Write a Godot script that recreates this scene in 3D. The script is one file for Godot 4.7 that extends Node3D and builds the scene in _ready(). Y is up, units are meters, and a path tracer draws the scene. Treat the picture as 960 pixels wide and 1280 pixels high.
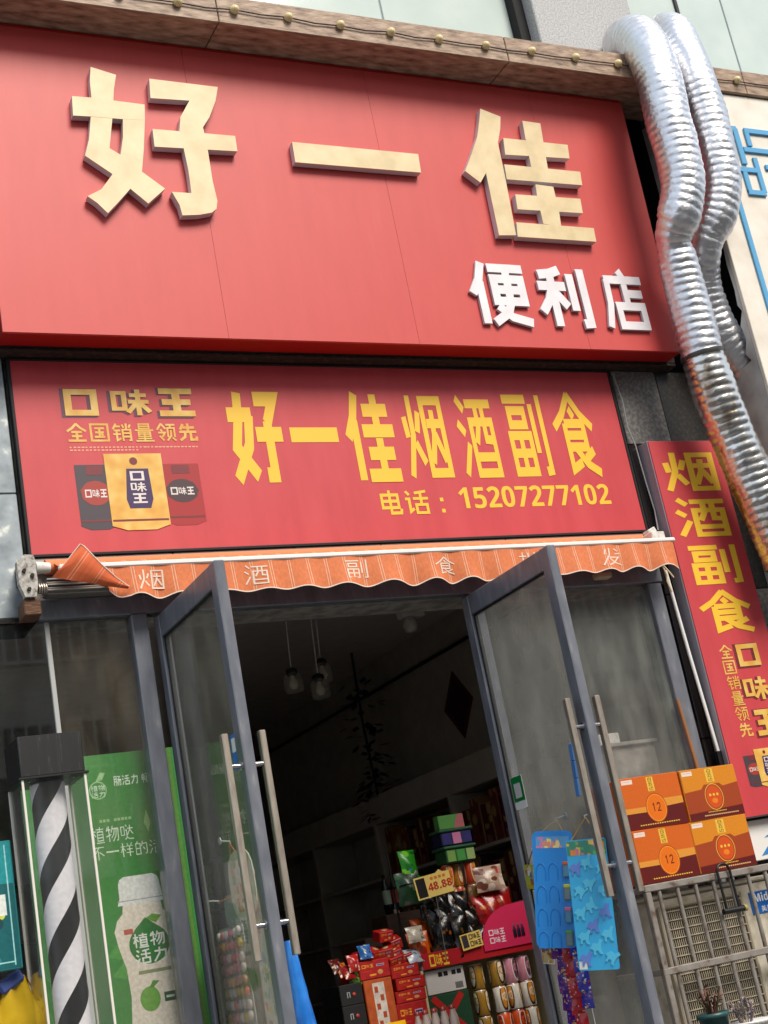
extends Node3D
# A convenience shop front seen from the pavement: signs, awning, open glass doors, flexible ducts.
# World: x to the right along the shop front, y up, z towards the street. The printed sign lies at z = 0.

var org := Vector3.ZERO
var used := {}
var m := {}
var G := {}
var rng := RandomNumberGenerator.new()

# ---------------------------------------------------------------- nodes
func numbered(called: String) -> String:
	if used.has(called):
		used[called] += 1
		return "%s_%03d" % [called, used[called]]
	used[called] = 0
	return called

func tag(o, label: String, category: String, group := "") -> void:
	o.set_meta("label", label)
	o.set_meta("category", category)
	if group != "":
		o.set_meta("group", group)

func thing(called: String, label: String, category: String, at: Vector3, group := "") -> Node3D:
	var o := Node3D.new()
	o.name = numbered(called)
	add_child(o, true)
	o.position = at
	tag(o, label, category, group)
	org = at
	return o

func struct(called: String) -> Node3D:
	var o := Node3D.new()
	o.name = numbered(called)
	add_child(o, true)
	o.set_meta("kind", "structure")
	org = Vector3.ZERO
	return o

func put(called: String, st: SurfaceTool, mat: Material, parent: Node) -> MeshInstance3D:
	st.generate_normals()
	var o := MeshInstance3D.new()
	o.mesh = st.commit()
	o.material_override = mat
	o.name = called
	parent.add_child(o, true)
	return o

func single(called: String, st: SurfaceTool, mat: Material, at: Vector3, label: String, category: String, group := "") -> MeshInstance3D:
	var o := put(numbered(called), st, mat, self)
	o.position = at
	tag(o, label, category, group)
	return o

func copy_of(o: Node3D, at: Vector3, label: String, turn := 0.0) -> Node3D:
	var c: Node3D = o.duplicate()
	var base: String = String(o.name).rstrip("0123456789_")
	c.name = numbered(base)
	add_child(c, true)
	c.position = at
	c.rotation.y = turn
	c.set_meta("label", label)
	return c

# ---------------------------------------------------------------- shapes
func S() -> SurfaceTool:
	var st := SurfaceTool.new()
	st.begin(Mesh.PRIMITIVE_TRIANGLES)
	return st

func face(st: SurfaceTool, p: Array, out: Vector3, uv := [], smooth := -1) -> void:
	var n: Vector3 = (p[1] - p[0]).cross(p[2] - p[0])
	var flip := n.dot(out) > 0.0
	st.set_smooth_group(smooth)
	for i in range(1, p.size() - 1):
		var k := [0, i + 1, i] if flip else [0, i, i + 1]
		for j in k:
			st.set_uv(uv[j] if uv.size() else Vector2.ZERO)
			st.add_vertex(p[j] - org)

func box(st: SurfaceTool, c: Vector3, s: Vector3, bev := 0.0, b := Basis.IDENTITY) -> void:
	var h := s * 0.5
	bev = minf(bev, minf(h.x, minf(h.y, h.z)) * 0.9)
	var ax := [b.x, b.y, b.z]
	for a in 3:
		var u := (a + 1) % 3
		var w := (a + 2) % 3
		for sg in [-1.0, 1.0]:
			var q := []
			for k in [[-1.0, -1.0], [1.0, -1.0], [1.0, 1.0], [-1.0, 1.0]]:
				q.append(c + ax[a] * (sg * h[a]) + ax[u] * (k[0] * (h[u] - bev)) + ax[w] * (k[1] * (h[w] - bev)))
			face(st, q, ax[a] * sg)
	if bev <= 0.0:
		return
	for a in 3:
		var u := (a + 1) % 3
		var w := (a + 2) % 3
		for su in [-1.0, 1.0]:
			for sw in [-1.0, 1.0]:
				var q := []
				for k in [[-1.0, 0], [1.0, 0], [1.0, 1], [-1.0, 1]]:
					var du: float = h[u] - (bev if k[1] == 1 else 0.0)
					var dw: float = h[w] - (0.0 if k[1] == 1 else bev)
					q.append(c + ax[a] * (k[0] * (h[a] - bev)) + ax[u] * (su * du) + ax[w] * (sw * dw))
				face(st, q, ax[u] * su + ax[w] * sw)
	for sx in [-1.0, 1.0]:
		for sy in [-1.0, 1.0]:
			for sz in [-1.0, 1.0]:
				var q := []
				for a in 3:
					var p := c
					for e in 3:
						p += ax[e] * ([sx, sy, sz][e] * (h[e] - (0.0 if e == a else bev)))
					q.append(p)
				face(st, q, ax[0] * sx + ax[1] * sy + ax[2] * sz)

func span(st: SurfaceTool, a: Vector3, b: Vector3, bev := 0.0) -> void:
	box(st, (a + b) * 0.5, (b - a).abs(), bev)

func frame_of(d: Vector3) -> Array:
	var up := Vector3.UP if absf(d.y) < 0.9 else Vector3.RIGHT
	var u := up.cross(d).normalized()
	return [u, d.cross(u).normalized()]

func tube(st: SurfaceTool, pts: Array, r, n := 10, caps := true) -> void:
	var rings := []
	var f := []
	for i in pts.size():
		var d: Vector3 = (pts[mini(i + 1, pts.size() - 1)] - pts[maxi(i - 1, 0)]).normalized()
		if i == 0:
			f = frame_of(d)
		else:
			var u: Vector3 = (f[0] - d * f[0].dot(d)).normalized()
			f = [u, d.cross(u).normalized()]
		var rr: float = r[i] if r is Array else r
		var ring := []
		for k in n:
			var t := TAU * k / n
			ring.append(pts[i] + (f[0] * cos(t) + f[1] * sin(t)) * rr)
		rings.append(ring)
	for i in rings.size() - 1:
		for k in n:
			var k2 := (k + 1) % n
			var mid: Vector3 = (rings[i][k] + rings[i + 1][k2]) * 0.5 - (pts[i] + pts[i + 1]) * 0.5
			face(st, [rings[i][k], rings[i][k2], rings[i + 1][k2], rings[i + 1][k]], mid, [], 0)
	if caps:
		face(st, rings[0], pts[0] - pts[1])
		face(st, rings[-1], pts[-1] - pts[-2])

func lathe(st: SurfaceTool, c: Vector3, prof: Array, n := 16, smooth := true, squash := 1.0) -> void:
	for i in prof.size() - 1:
		for k in n:
			var t0 := TAU * k / n
			var t1 := TAU * (k + 1) / n
			var a: Vector2 = Vector2(prof[i][0], prof[i][1])
			var b: Vector2 = Vector2(prof[i + 1][0], prof[i + 1][1])
			var d0 := Vector3(cos(t0), 0, sin(t0) * squash)
			var d1 := Vector3(cos(t1), 0, sin(t1) * squash)
			var out := (d0 + d1) * (b.y - a.y) - Vector3.UP * (b.x - a.x) * 2.0
			if (b.y - a.y) < 0.0:
				out = -out if absf(b.y - a.y) > absf(b.x - a.x) and a.x > 0.0 and false else out
			var u0 := float(k) / n
			var u1 := float(k + 1) / n
			var v0 := 1.0 - float(i) / (prof.size() - 1)
			var v1 := 1.0 - float(i + 1) / (prof.size() - 1)
			var y := Vector3.UP
			if a.x < 0.0001:
				face(st, [c + y * a.y, c + d0 * b.x + y * b.y, c + d1 * b.x + y * b.y], out, [Vector2(u0, v0), Vector2(u0, v1), Vector2(u1, v1)], 0 if smooth else -1)
			elif b.x < 0.0001:
				face(st, [c + d0 * a.x + y * a.y, c + d1 * a.x + y * a.y, c + y * b.y], out, [Vector2(u0, v0), Vector2(u1, v0), Vector2(u0, v1)], 0 if smooth else -1)
			else:
				face(st, [c + d0 * a.x + y * a.y, c + d1 * a.x + y * a.y, c + d1 * b.x + y * b.y, c + d0 * b.x + y * b.y], out, [Vector2(u0, v0), Vector2(u1, v0), Vector2(u1, v1), Vector2(u0, v1)], 0 if smooth else -1)

# flat outline (list of Vector2) pushed out between z0 and z1 of the frame t
func prism(st: SurfaceTool, p: PackedVector2Array, z0: float, z1: float, t := Transform3D.IDENTITY) -> void:
	var tri := Geometry2D.triangulate_polygon(p)
	for i in range(0, tri.size(), 3):
		for z in [z0, z1]:
			var q := []
			for k in 3:
				q.append(t * Vector3(p[tri[i + k]].x, p[tri[i + k]].y, z))
			face(st, q, t.basis.z * (1.0 if z == z1 else -1.0))
	var ccw := not Geometry2D.is_polygon_clockwise(p)
	for i in p.size():
		var a := p[i]
		var b := p[(i + 1) % p.size()]
		var d := b - a
		var n := Vector2(d.y, -d.x) * (1.0 if ccw else -1.0)
		face(st, [t * Vector3(a.x, a.y, z0), t * Vector3(b.x, b.y, z0), t * Vector3(b.x, b.y, z1), t * Vector3(a.x, a.y, z1)], t.basis * Vector3(n.x, n.y, 0))

func outline(flat: Array) -> PackedVector2Array:
	var p := PackedVector2Array()
	for i in range(0, flat.size(), 2):
		p.append(Vector2(flat[i], flat[i + 1]))
	return p

# a rectangle facing b.z carrying the whole of a texture
func card(st: SurfaceTool, c: Vector3, w: float, h: float, b := Basis.IDENTITY) -> void:
	var x := b.x * (w * 0.5)
	var y := b.y * (h * 0.5)
	face(st, [c - x - y, c + x - y, c + x + y, c - x + y], b.z, [Vector2(0, 1), Vector2(1, 1), Vector2(1, 0), Vector2(0, 0)])

# ---------------------------------------------------------------- brush-free lettering: strokes on a grid of 100 by 100, y downwards
func glyphs() -> void:
	G = {
	"好": [13, [24,3,21,30,11,62,44,92], [41,27,34,60,5,96], [1,27,46,27], [54,10,90,10,74,36], [74,34,74,91,60,91], [50,48,99,48]],
	"一": [13, [2,50,98,50]],
	"佳": [12, [28,2,18,30,3,52], [19,32,19,98], [40,21,92,21], [66,3,66,44], [34,44,99,44], [40,69,93,69], [66,52,66,93], [33,93,99,93]],
	"便": [10, [26,2,17,30,3,52], [18,32,18,98], [36,10,98,10], [43,27,91,27,91,62,43,62,43,27], [43,44,91,44], [67,10,66,64,58,80,32,96], [43,70,64,87,98,95]],
	"利": [11, [50,6,32,12,8,15], [3,33,56,33], [30,12,30,98], [29,36,20,56,3,76], [33,42,54,66], [68,12,68,72], [91,3,91,92,78,93]],
	"店": [10, [49,1,57,14], [12,17,98,17], [17,17,15,58,4,97], [56,24,56,60], [56,40,94,40], [33,61,89,61,89,93,33,93,33,61]],
	"口": [17, [12,12,88,12,88,88,12,88,12,12]],
	"味": [11, [5,16,33,16,33,74,5,74,5,16], [48,24,93,24], [43,48,98,48], [70,3,70,98], [67,50,40,88], [73,50,99,86]],
	"王": [17, [6,10,94,10], [12,50,88,50], [3,91,97,91], [50,10,50,90]],
	"全": [10, [51,3,30,26,3,44], [49,3,70,26,97,44], [24,48,76,48], [24,70,76,70], [5,94,95,94], [50,48,50,94]],
	"国": [9, [7,7,93,7,93,94,7,94,7,7], [25,28,75,28], [28,50,72,50], [24,74,76,74], [50,28,50,74], [59,57,68,68]],
	"销": [8, [22,3,4,34], [18,18,43,18], [8,40,42,40], [4,60,43,60], [22,40,22,94,43,82], [73,2,73,34], [52,8,60,26], [95,8,85,26], [53,98,53,36,93,36,93,93,82,95], [53,55,93,55], [53,74,93,74]],
	"量": [7, [24,5,76,5,76,29,24,29,24,5], [24,17,76,17], [3,39,97,39], [20,49,80,49,80,72,20,72,20,49], [20,60,80,60], [50,49,50,97], [14,84,86,84], [3,97,97,97]],
	"领": [8, [27,2,3,36], [25,2,48,32], [21,34,29,46], [7,52,43,52,27,76], [13,70,34,95], [51,9,99,9], [75,9,71,26], [58,78,58,27,93,27,93,78], [75,38,74,70,51,97], [80,80,98,97]],
	"先": [11, [28,5,11,36], [24,24,87,24], [52,2,52,48], [4,48,96,48], [36,50,32,76,5,96], [64,50,64,91,93,91,94,74]],
	"烟": [9, [7,28,10,52], [41,22,33,46], [23,3,22,50,4,97], [25,58,40,82], [52,9,94,9,94,93,52,93,52,9], [58,36,89,36], [73,20,71,50,58,82], [73,48,89,80]],
	"酒": [9, [9,5,25,20], [3,35,19,48], [4,97,25,60], [31,12,98,12], [37,34,92,34,92,95,37,95,37,34], [56,12,56,40,46,60], [73,12,73,55,88,56], [40,76,90,76]],
	"副": [9, [3,7,61,7], [14,21,50,21,50,38,14,38,14,21], [8,51,56,51,56,94,8,94,8,51], [8,72,56,72], [32,51,32,94], [70,13,70,72], [92,2,92,93,80,94]],
	"食": [9, [51,3,28,27,3,43], [49,3,72,27,97,43], [47,20,55,31], [29,38,74,38,74,66,29,66], [29,52,74,52], [29,38,29,92,54,84], [88,70,66,80], [46,68,66,86,95,97]],
	"电": [12, [11,21,85,21,85,70,11,70,11,21], [11,45,85,45], [48,3,48,91,92,91,95,75]],
	"话": [11, [9,6,22,21], [3,37,19,37,19,88,35,76], [92,7,44,14], [36,36,98,36], [68,12,68,60], [46,61,90,61,90,94,46,94,46,61]],
	"批": [9, [2,24,37,24], [20,3,20,92,8,90], [2,64,37,50], [47,6,47,92,65,80], [47,40,65,40], [96,22,77,40], [77,4,77,91,97,91,97,72]],
	"发": [9, [27,8,18,34,95,34], [44,3,40,40,5,96], [36,54,83,54,56,84,30,97], [38,60,60,84,97,97], [68,8,83,21]],
	"植": [8, [2,28,37,28], [19,3,19,98], [18,32,4,68], [22,40,37,58], [40,16,97,16], [69,3,67,30], [48,31,90,31,90,84,48,84,48,31], [48,49,90,49], [48,66,90,66], [38,96,99,96]],
	"物": [9, [17,10,6,34], [12,26,39,26], [25,3,25,98], [2,66,41,54], [55,3,50,24,40,44], [50,22,95,22,92,88,80,94], [68,24,60,56,42,76], [82,24,76,64,52,96]],
	"哒": [8, [5,20,30,20,30,68,5,68,5,20], [53,30,97,30], [75,10,73,36,53,68], [75,40,95,66], [42,8,51,19], [36,40,48,40,48,80], [33,95,50,82,64,92,98,94]],
	"不": [9, [3,12,97,12], [57,14,36,46,3,72], [52,36,52,98], [60,44,95,72]],
	"样": [8, [2,28,37,28], [19,3,19,98], [18,32,4,68], [22,40,37,58], [52,6,60,20], [89,4,80,22], [46,26,97,26], [50,48,93,48], [42,70,99,70], [70,26,70,98]],
	"的": [9, [23,3,16,20], [8,20,42,20,42,92,8,92,8,20], [8,54,42,54], [62,3,58,24,50,40], [58,22,94,22,92,86,78,94], [64,46,77,63]],
	"活": [9, [9,6,24,20], [3,36,19,48], [4,97,24,62], [92,7,44,14], [34,36,98,36], [67,12,67,60], [44,61,90,61,90,94,44,94,44,61]],
	"力": [10, [13,28,89,28,84,88,66,94], [48,3,46,44,9,97]],
	"肠": [8, [8,97,12,60,12,8,39,8,39,94,28,95], [12,34,39,34], [12,60,39,60], [50,10,88,10,58,40,95,40,90,90,76,95], [70,42,46,78], [84,42,56,97]],
	"畅": [8, [5,24,36,24,36,66,5,66,5,24], [5,45,36,45], [20,4,20,98], [50,10,88,10,58,40,95,40,90,90,76,95], [70,42,46,78], [84,42,56,97]],
	"白": [10, [49,2,40,18], [16,19,84,19,84,95,16,95,16,19], [16,56,84,56]],
	"云": [10, [16,13,84,13], [3,40,97,40], [44,42,16,88,87,84], [66,62,93,97]],
	"边": [9, [40,24,93,24,88,70,76,74], [66,4,62,44,36,74], [10,8,21,21], [2,42,18,42,18,82], [2,96,20,84,40,94,98,96]],
	"美": [8, [30,3,38,16], [72,3,62,16], [12,20,88,20], [18,36,82,36], [5,53,95,53], [50,20,50,53], [5,71,95,71], [50,56,46,72,8,97], [54,74,94,97]],
	"1": [13, [28,22,52,8,52,95]],
	"2": [12, [16,26,24,10,50,5,76,12,82,30,70,52,18,93,86,93]],
	"4": [12, [66,95,66,8,14,70,90,70]],
	"8": [11, [50,7,26,14,22,30,50,47,80,64,76,86,50,93,24,86,20,64,50,47,78,30,74,14,50,7]],
	".": [16, [42,92,58,92]],
	"：": [16, [40,40,58,40], [40,88,58,88]],
	}

# the four-cornered pieces of one stroke, mitred where it bends
func stroke_pieces(s: Array, w: float) -> Array:
	var p := []
	for i in range(0, s.size(), 2):
		p.append(Vector2(s[i], s[i + 1]))
	var closed: bool = p.size() > 3 and p[0] == p[-1]
	var n := p.size()
	var off := []
	for i in n:
		var d0: Vector2
		var d1: Vector2
		if i == 0:
			d1 = (p[1] - p[0]).normalized()
			d0 = (p[0] - p[n - 2]).normalized() if closed else d1
		elif i == n - 1:
			d0 = (p[n - 1] - p[n - 2]).normalized()
			d1 = (p[1] - p[0]).normalized() if closed else d0
		else:
			d0 = (p[i] - p[i - 1]).normalized()
			d1 = (p[i + 1] - p[i]).normalized()
		var n0 := Vector2(-d0.y, d0.x)
		var n1 := Vector2(-d1.y, d1.x)
		var mm := (n0 + n1)
		if mm.length() < 0.2:
			mm = n0
		mm = mm.normalized()
		off.append(mm * (w * 0.5 / maxf(0.45, mm.dot(n0))))
	var r := []
	for i in n - 1:
		r.append([p[i] + off[i], p[i] - off[i], p[i + 1] - off[i + 1], p[i + 1] + off[i + 1]])
	return r

# a character in the rectangle [left, top, right, bottom] of the frame t, standing from z0 to z1
func letter(st: SurfaceTool, ch: String, r: Array, z0: float, z1: float, t := Transform3D.IDENTITY, bold := 1.0) -> void:
	var g: Array = G[ch]
	for k in range(1, g.size()):
		var z := z1 + 0.00012 * k
		for q in stroke_pieces(g[k], g[0] * bold):
			var a := []
			var b := []
			for v in q:
				var x: float = lerpf(r[0], r[2], v.x / 100.0)
				var y: float = lerpf(r[1], r[3], v.y / 100.0)
				a.append(t * Vector3(x, y, z))
				b.append(t * Vector3(x, y, z0))
			face(st, a, t.basis.z)
			if z1 - z0 > 0.004:
				var mid: Vector3 = (a[0] + a[1] + a[2] + a[3]) * 0.25
				for i in 4:
					var j := (i + 1) % 4
					face(st, [a[i], a[j], b[j], b[i]], (a[i] + a[j]) * 0.5 - mid)

func words(st: SurfaceTool, text: String, r: Array, z0: float, z1: float, t := Transform3D.IDENTITY, bold := 1.0, down := false, fill := 0.9) -> void:
	var n := text.length()
	for i in n:
		if down:
			var h: float = (r[3] - r[1]) / n
			letter(st, text[i], [r[0], r[1] + h * i, r[2], r[1] + h * (i + fill)], z0, z1, t, bold)
		else:
			var w: float = (r[2] - r[0]) / n
			letter(st, text[i], [r[0] + w * i, r[1], r[0] + w * (i + fill), r[3]], z0, z1, t, bold)

func typed(text: String, height: float, mat: Material, at: Vector3, parent: Node, b := Basis.IDENTITY, depth := 0.001, squeeze := 1.0) -> void:
	var f := SystemFont.new()
	f.font_names = PackedStringArray(["Droid Sans"])
	f.font_weight = 700
	var t := TextMesh.new()
	t.font = f
	t.text = text
	t.font_size = 64
	t.pixel_size = height / 46.0
	t.depth = depth
	t.horizontal_alignment = HORIZONTAL_ALIGNMENT_LEFT
	t.vertical_alignment = VERTICAL_ALIGNMENT_BOTTOM
	var o := MeshInstance3D.new()
	o.mesh = t
	o.material_override = mat
	o.name = "lettering"
	parent.add_child(o, true)
	o.transform = Transform3D(b * Basis.from_scale(Vector3(squeeze, 1, 1)), at - org)

# ---------------------------------------------------------------- pictures printed on things
func pic(w: int, h: int, c: Color) -> Image:
	var i := Image.create(w, h, false, Image.FORMAT_RGBA8)
	i.fill(c)
	return i

func ink(i: Image, p: Array, c: Color) -> void:
	var y0 := 1e9
	var y1 := -1e9
	for v in p:
		y0 = minf(y0, v.y)
		y1 = maxf(y1, v.y)
	for y in range(maxi(0, int(y0)), mini(i.get_height(), int(y1) + 1)):
		var xs := []
		var yy := y + 0.5
		for k in p.size():
			var a: Vector2 = p[k]
			var b: Vector2 = p[(k + 1) % p.size()]
			if (a.y <= yy) != (b.y <= yy):
				xs.append(a.x + (yy - a.y) / (b.y - a.y) * (b.x - a.x))
		xs.sort()
		for k in range(0, xs.size() - 1, 2):
			i.fill_rect(Rect2i(int(round(xs[k])), y, maxi(1, int(round(xs[k + 1])) - int(round(xs[k]))), 1), c)

func ink_oval(i: Image, c: Vector2, rx: float, ry: float, col: Color) -> void:
	var p := []
	for k in 28:
		p.append(c + Vector2(cos(TAU * k / 28) * rx, sin(TAU * k / 28) * ry))
	ink(i, p, col)

func ink_words(i: Image, text: String, r: Rect2, c: Color, bold := 1.0, down := false, fill := 0.9) -> void:
	var n := text.length()
	for j in n:
		var cell := Rect2(r.position.x + r.size.x / n * j, r.position.y, r.size.x / n * fill, r.size.y)
		if down:
			cell = Rect2(r.position.x, r.position.y + r.size.y / n * j, r.size.x, r.size.y / n * fill)
		var g: Array = G[text[j]]
		for k in range(1, g.size()):
			for q in stroke_pieces(g[k], g[0] * bold):
				var a := []
				for v in q:
					a.append(cell.position + v * cell.size / 100.0)
				ink(i, a, c)

func grain(i: Image, amount: float, s: int) -> void:
	var nz := FastNoiseLite.new()
	nz.seed = s
	nz.frequency = 0.05
	nz.fractal_octaves = 4
	for y in i.get_height():
		for x in i.get_width():
			var c := i.get_pixel(x, y)
			var k := 1.0 + amount * nz.get_noise_2d(x, y)
			i.set_pixel(x, y, Color(clampf(c.r * k, 0, 1), clampf(c.g * k, 0, 1), clampf(c.b * k, 0, 1), c.a))

func printed(i: Image, rough := 0.5) -> StandardMaterial3D:
	var s := StandardMaterial3D.new()
	s.albedo_texture = ImageTexture.create_from_image(i)
	s.roughness = rough
	return s

# ---------------------------------------------------------------- materials
func mat(c: Color, rough := 0.6, metal := 0.0) -> StandardMaterial3D:
	var s := StandardMaterial3D.new()
	s.albedo_color = c
	s.roughness = rough
	s.metallic = metal
	return s

func noise(s: int, freq: float, cols: Array, octaves := 4, size := 512, kind := FastNoiseLite.TYPE_SIMPLEX_SMOOTH) -> NoiseTexture2D:
	var nz := FastNoiseLite.new()
	nz.seed = s
	nz.noise_type = kind
	nz.frequency = freq
	nz.fractal_octaves = octaves
	var t := NoiseTexture2D.new()
	t.width = size
	t.height = size
	t.seamless = true
	t.noise = nz
	if cols.size():
		var g := Gradient.new()
		var o := PackedFloat32Array()
		var c := PackedColorArray()
		for e in cols:
			o.append(e[0])
			c.append(e[1])
		g.offsets = o
		g.colors = c
		t.color_ramp = g
	return t

# surface whose colour wanders between the given ones; scale = repeats per metre
func worn(s: int, cols: Array, scale: Vector3, rough := 0.6, freq := 0.01, bump := 0.0, metal := 0.0, octaves := 5) -> StandardMaterial3D:
	var k := StandardMaterial3D.new()
	k.albedo_texture = noise(s, freq, cols, octaves)
	k.uv1_triplanar = true
	k.uv1_world_triplanar = true
	k.uv1_scale = scale
	k.roughness = rough
	k.metallic = metal
	if bump > 0.0:
		k.heightmap_enabled = true
		k.heightmap_texture = bump_noise()
		k.heightmap_scale = bump
	return k

var bump_tex: NoiseTexture2D

func bump_noise() -> NoiseTexture2D:
	if bump_tex == null:
		bump_tex = noise(77, 0.025, [], 5)
	return bump_tex

func materials() -> void:
	var V1 := Vector3.ONE
	m.red = worn(3, [[0.0, Color(0.76, 0.268, 0.255)], [0.4, Color(0.775, 0.275, 0.26)], [0.75, Color(0.782, 0.282, 0.267)], [1.0, Color(0.785, 0.30, 0.282)]], Vector3(1.7, 0.35, 1.7), 0.48, 0.010, 0.0, 0.0, 6)
	m.red_edge = mat(Color(0.62, 0.07, 0.06), 0.45)
	m.cream = worn(5, [[0.0, Color(0.80, 0.715, 0.54)], [0.5, Color(0.855, 0.77, 0.60)], [1.0, Color(0.88, 0.81, 0.65)]], V1 * 1.2, 0.45)
	m.cream_side = mat(Color(0.80, 0.78, 0.80), 0.5)
	m.white_letter = worn(6, [[0.0, Color(0.86, 0.84, 0.85)], [1.0, Color(0.93, 0.91, 0.92)]], V1 * 1.5, 0.45)
	m.flex = worn(9, [[0.0, Color(0.73, 0.225, 0.25)], [0.5, Color(0.76, 0.245, 0.27)], [1.0, Color(0.77, 0.27, 0.29)]], Vector3(1.4, 0.3, 1.4), 0.5, 0.01)
	m.yellow = mat(Color(0.93, 0.74, 0.20), 0.5)
	m.gold = worn(12, [[0.0, Color(0.83, 0.60, 0.24)], [0.5, Color(0.86, 0.68, 0.32)], [1.0, Color(0.89, 0.77, 0.46)]], V1 * 2.5, 0.45, 0.008, 0.0, 0.0, 2)
	m.maroon = mat(Color(0.45, 0.13, 0.16), 0.5)
	m.plum = mat(Color(0.36, 0.16, 0.26), 0.5)
	m.black = mat(Color(0.05, 0.05, 0.055), 0.45)
	m.flat_black = mat(Color(0.03, 0.03, 0.03), 0.8)
	m.wood = worn(21, [[0.0, Color(0.36, 0.28, 0.22)], [0.3, Color(0.54, 0.44, 0.36)], [0.6, Color(0.62, 0.52, 0.43)], [1.0, Color(0.72, 0.63, 0.55)]], Vector3(1.2, 4.0, 4.0), 0.55, 0.012, 0.15)
	m.bulb = mat(Color(0.86, 0.78, 0.58), 0.35)
	m.rust = worn(25, [[0.0, Color(0.07, 0.055, 0.05)], [0.55, Color(0.14, 0.105, 0.085)], [0.8, Color(0.26, 0.17, 0.11)], [1.0, Color(0.40, 0.28, 0.19)]], V1 * 2.5, 0.8, 0.02, 0.3)
	m.frost = worn(28, [[0.0, Color(0.74, 0.795, 0.775)], [1.0, Color(0.79, 0.835, 0.815)]], V1 * 0.5, 0.12)
	m.frost_joint = mat(Color(0.52, 0.58, 0.58), 0.5)
	m.granite = worn(31, [[0.0, Color(0.54, 0.54, 0.55)], [0.4, Color(0.63, 0.63, 0.63)], [0.6, Color(0.68, 0.68, 0.68)], [1.0, Color(0.76, 0.75, 0.74)]], V1 * 2.2, 0.55, 0.06, 0.0, 0.0, 3)
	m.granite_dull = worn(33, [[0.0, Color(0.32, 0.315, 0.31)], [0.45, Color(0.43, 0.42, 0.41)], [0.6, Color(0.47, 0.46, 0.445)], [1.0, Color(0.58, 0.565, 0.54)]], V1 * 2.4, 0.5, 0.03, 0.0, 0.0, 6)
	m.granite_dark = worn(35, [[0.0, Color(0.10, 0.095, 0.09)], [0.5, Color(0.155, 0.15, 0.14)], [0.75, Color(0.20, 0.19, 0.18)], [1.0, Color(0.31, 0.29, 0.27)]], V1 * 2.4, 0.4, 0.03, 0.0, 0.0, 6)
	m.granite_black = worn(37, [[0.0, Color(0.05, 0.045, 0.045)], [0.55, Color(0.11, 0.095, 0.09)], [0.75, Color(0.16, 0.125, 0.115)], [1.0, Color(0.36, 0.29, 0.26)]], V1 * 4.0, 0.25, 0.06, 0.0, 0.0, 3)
	m.stone = worn(39, [[0.0, Color(0.42, 0.46, 0.49)], [0.45, Color(0.56, 0.60, 0.62)], [0.68, Color(0.62, 0.66, 0.68)], [0.8, Color(0.84, 0.85, 0.82)], [1.0, Color(0.88, 0.88, 0.84)]], V1 * 1.1, 0.5, 0.012)
	m.concrete = worn(41, [[0.0, Color(0.40, 0.39, 0.375)], [0.5, Color(0.53, 0.52, 0.50)], [1.0, Color(0.64, 0.63, 0.60)]], V1 * 1.0, 0.85, 0.02, 0.2)
	m.paving = worn(42, [[0.0, Color(0.34, 0.33, 0.32)], [0.5, Color(0.41, 0.40, 0.39)], [1.0, Color(0.48, 0.47, 0.45)]], V1 * 0.7, 0.85, 0.03)
	m.asphalt = worn(43, [[0.0, Color(0.20, 0.20, 0.205)], [1.0, Color(0.30, 0.30, 0.30)]], V1 * 1.5, 0.9, 0.08)
	m.slate = worn(45, [[0.0, Color(0.37, 0.385, 0.42)], [0.45, Color(0.42, 0.435, 0.47)], [0.75, Color(0.46, 0.47, 0.50)], [1.0, Color(0.58, 0.58, 0.59)]], Vector3(2.0, 0.6, 2.0), 0.28, 0.015)
	m.gasket = mat(Color(0.05, 0.055, 0.065), 0.7)
	m.steel = worn(47, [[0.0, Color(0.56, 0.52, 0.48)], [0.5, Color(0.66, 0.62, 0.57)], [1.0, Color(0.72, 0.69, 0.64)]], Vector3(3.0, 0.8, 3.0), 0.38, 0.02, 0.0, 0.55)
	m.chrome = mat(Color(0.74, 0.74, 0.76), 0.2, 0.9)
	m.foil = mat(Color(0.84, 0.84, 0.855), 0.40, 1.0)
	m.foil.heightmap_enabled = true
	m.foil.heightmap_texture = noise(51, 0.022, [], 5)
	m.foil.heightmap_scale = 0.22
	m.foil.uv1_triplanar = true
	m.foil.uv1_world_triplanar = true
	m.foil.uv1_scale = V1 * 3.5
	m.foil_stained = worn(53, [[0.0, Color(0.36, 0.28, 0.21)], [0.22, Color(0.58, 0.50, 0.42)], [0.36, Color(0.80, 0.79, 0.77)], [1.0, Color(0.89, 0.89, 0.905)]], Vector3(1.3, 0.5, 1.3), 0.27, 0.012, 0.16, 0.95)
	m.tape = mat(Color(0.30, 0.29, 0.28), 0.4, 0.6)
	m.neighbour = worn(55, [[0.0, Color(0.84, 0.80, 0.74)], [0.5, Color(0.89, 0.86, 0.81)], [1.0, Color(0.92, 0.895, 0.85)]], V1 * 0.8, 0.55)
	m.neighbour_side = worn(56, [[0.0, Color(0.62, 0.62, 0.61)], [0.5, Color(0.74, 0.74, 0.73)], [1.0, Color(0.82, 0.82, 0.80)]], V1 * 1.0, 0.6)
	m.blue_strip = mat(Color(0.33, 0.62, 0.80), 0.45)
	m.white_paint = worn(58, [[0.0, Color(0.62, 0.58, 0.52)], [0.3, Color(0.80, 0.79, 0.76)], [1.0, Color(0.88, 0.87, 0.85)]], V1 * 3.0, 0.5, 0.02)
	m.white = mat(Color(0.88, 0.88, 0.87), 0.5)
	m.block = worn(60, [[0.0, Color(0.26, 0.17, 0.11)], [1.0, Color(0.48, 0.34, 0.24)]], Vector3(2, 8, 8), 0.8, 0.02, 0.2)
	m.glass = mat(Color(0.25, 0.28, 0.27, 0.012), 0.02)
	m.glass.transparency = BaseMaterial3D.TRANSPARENCY_ALPHA
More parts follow.
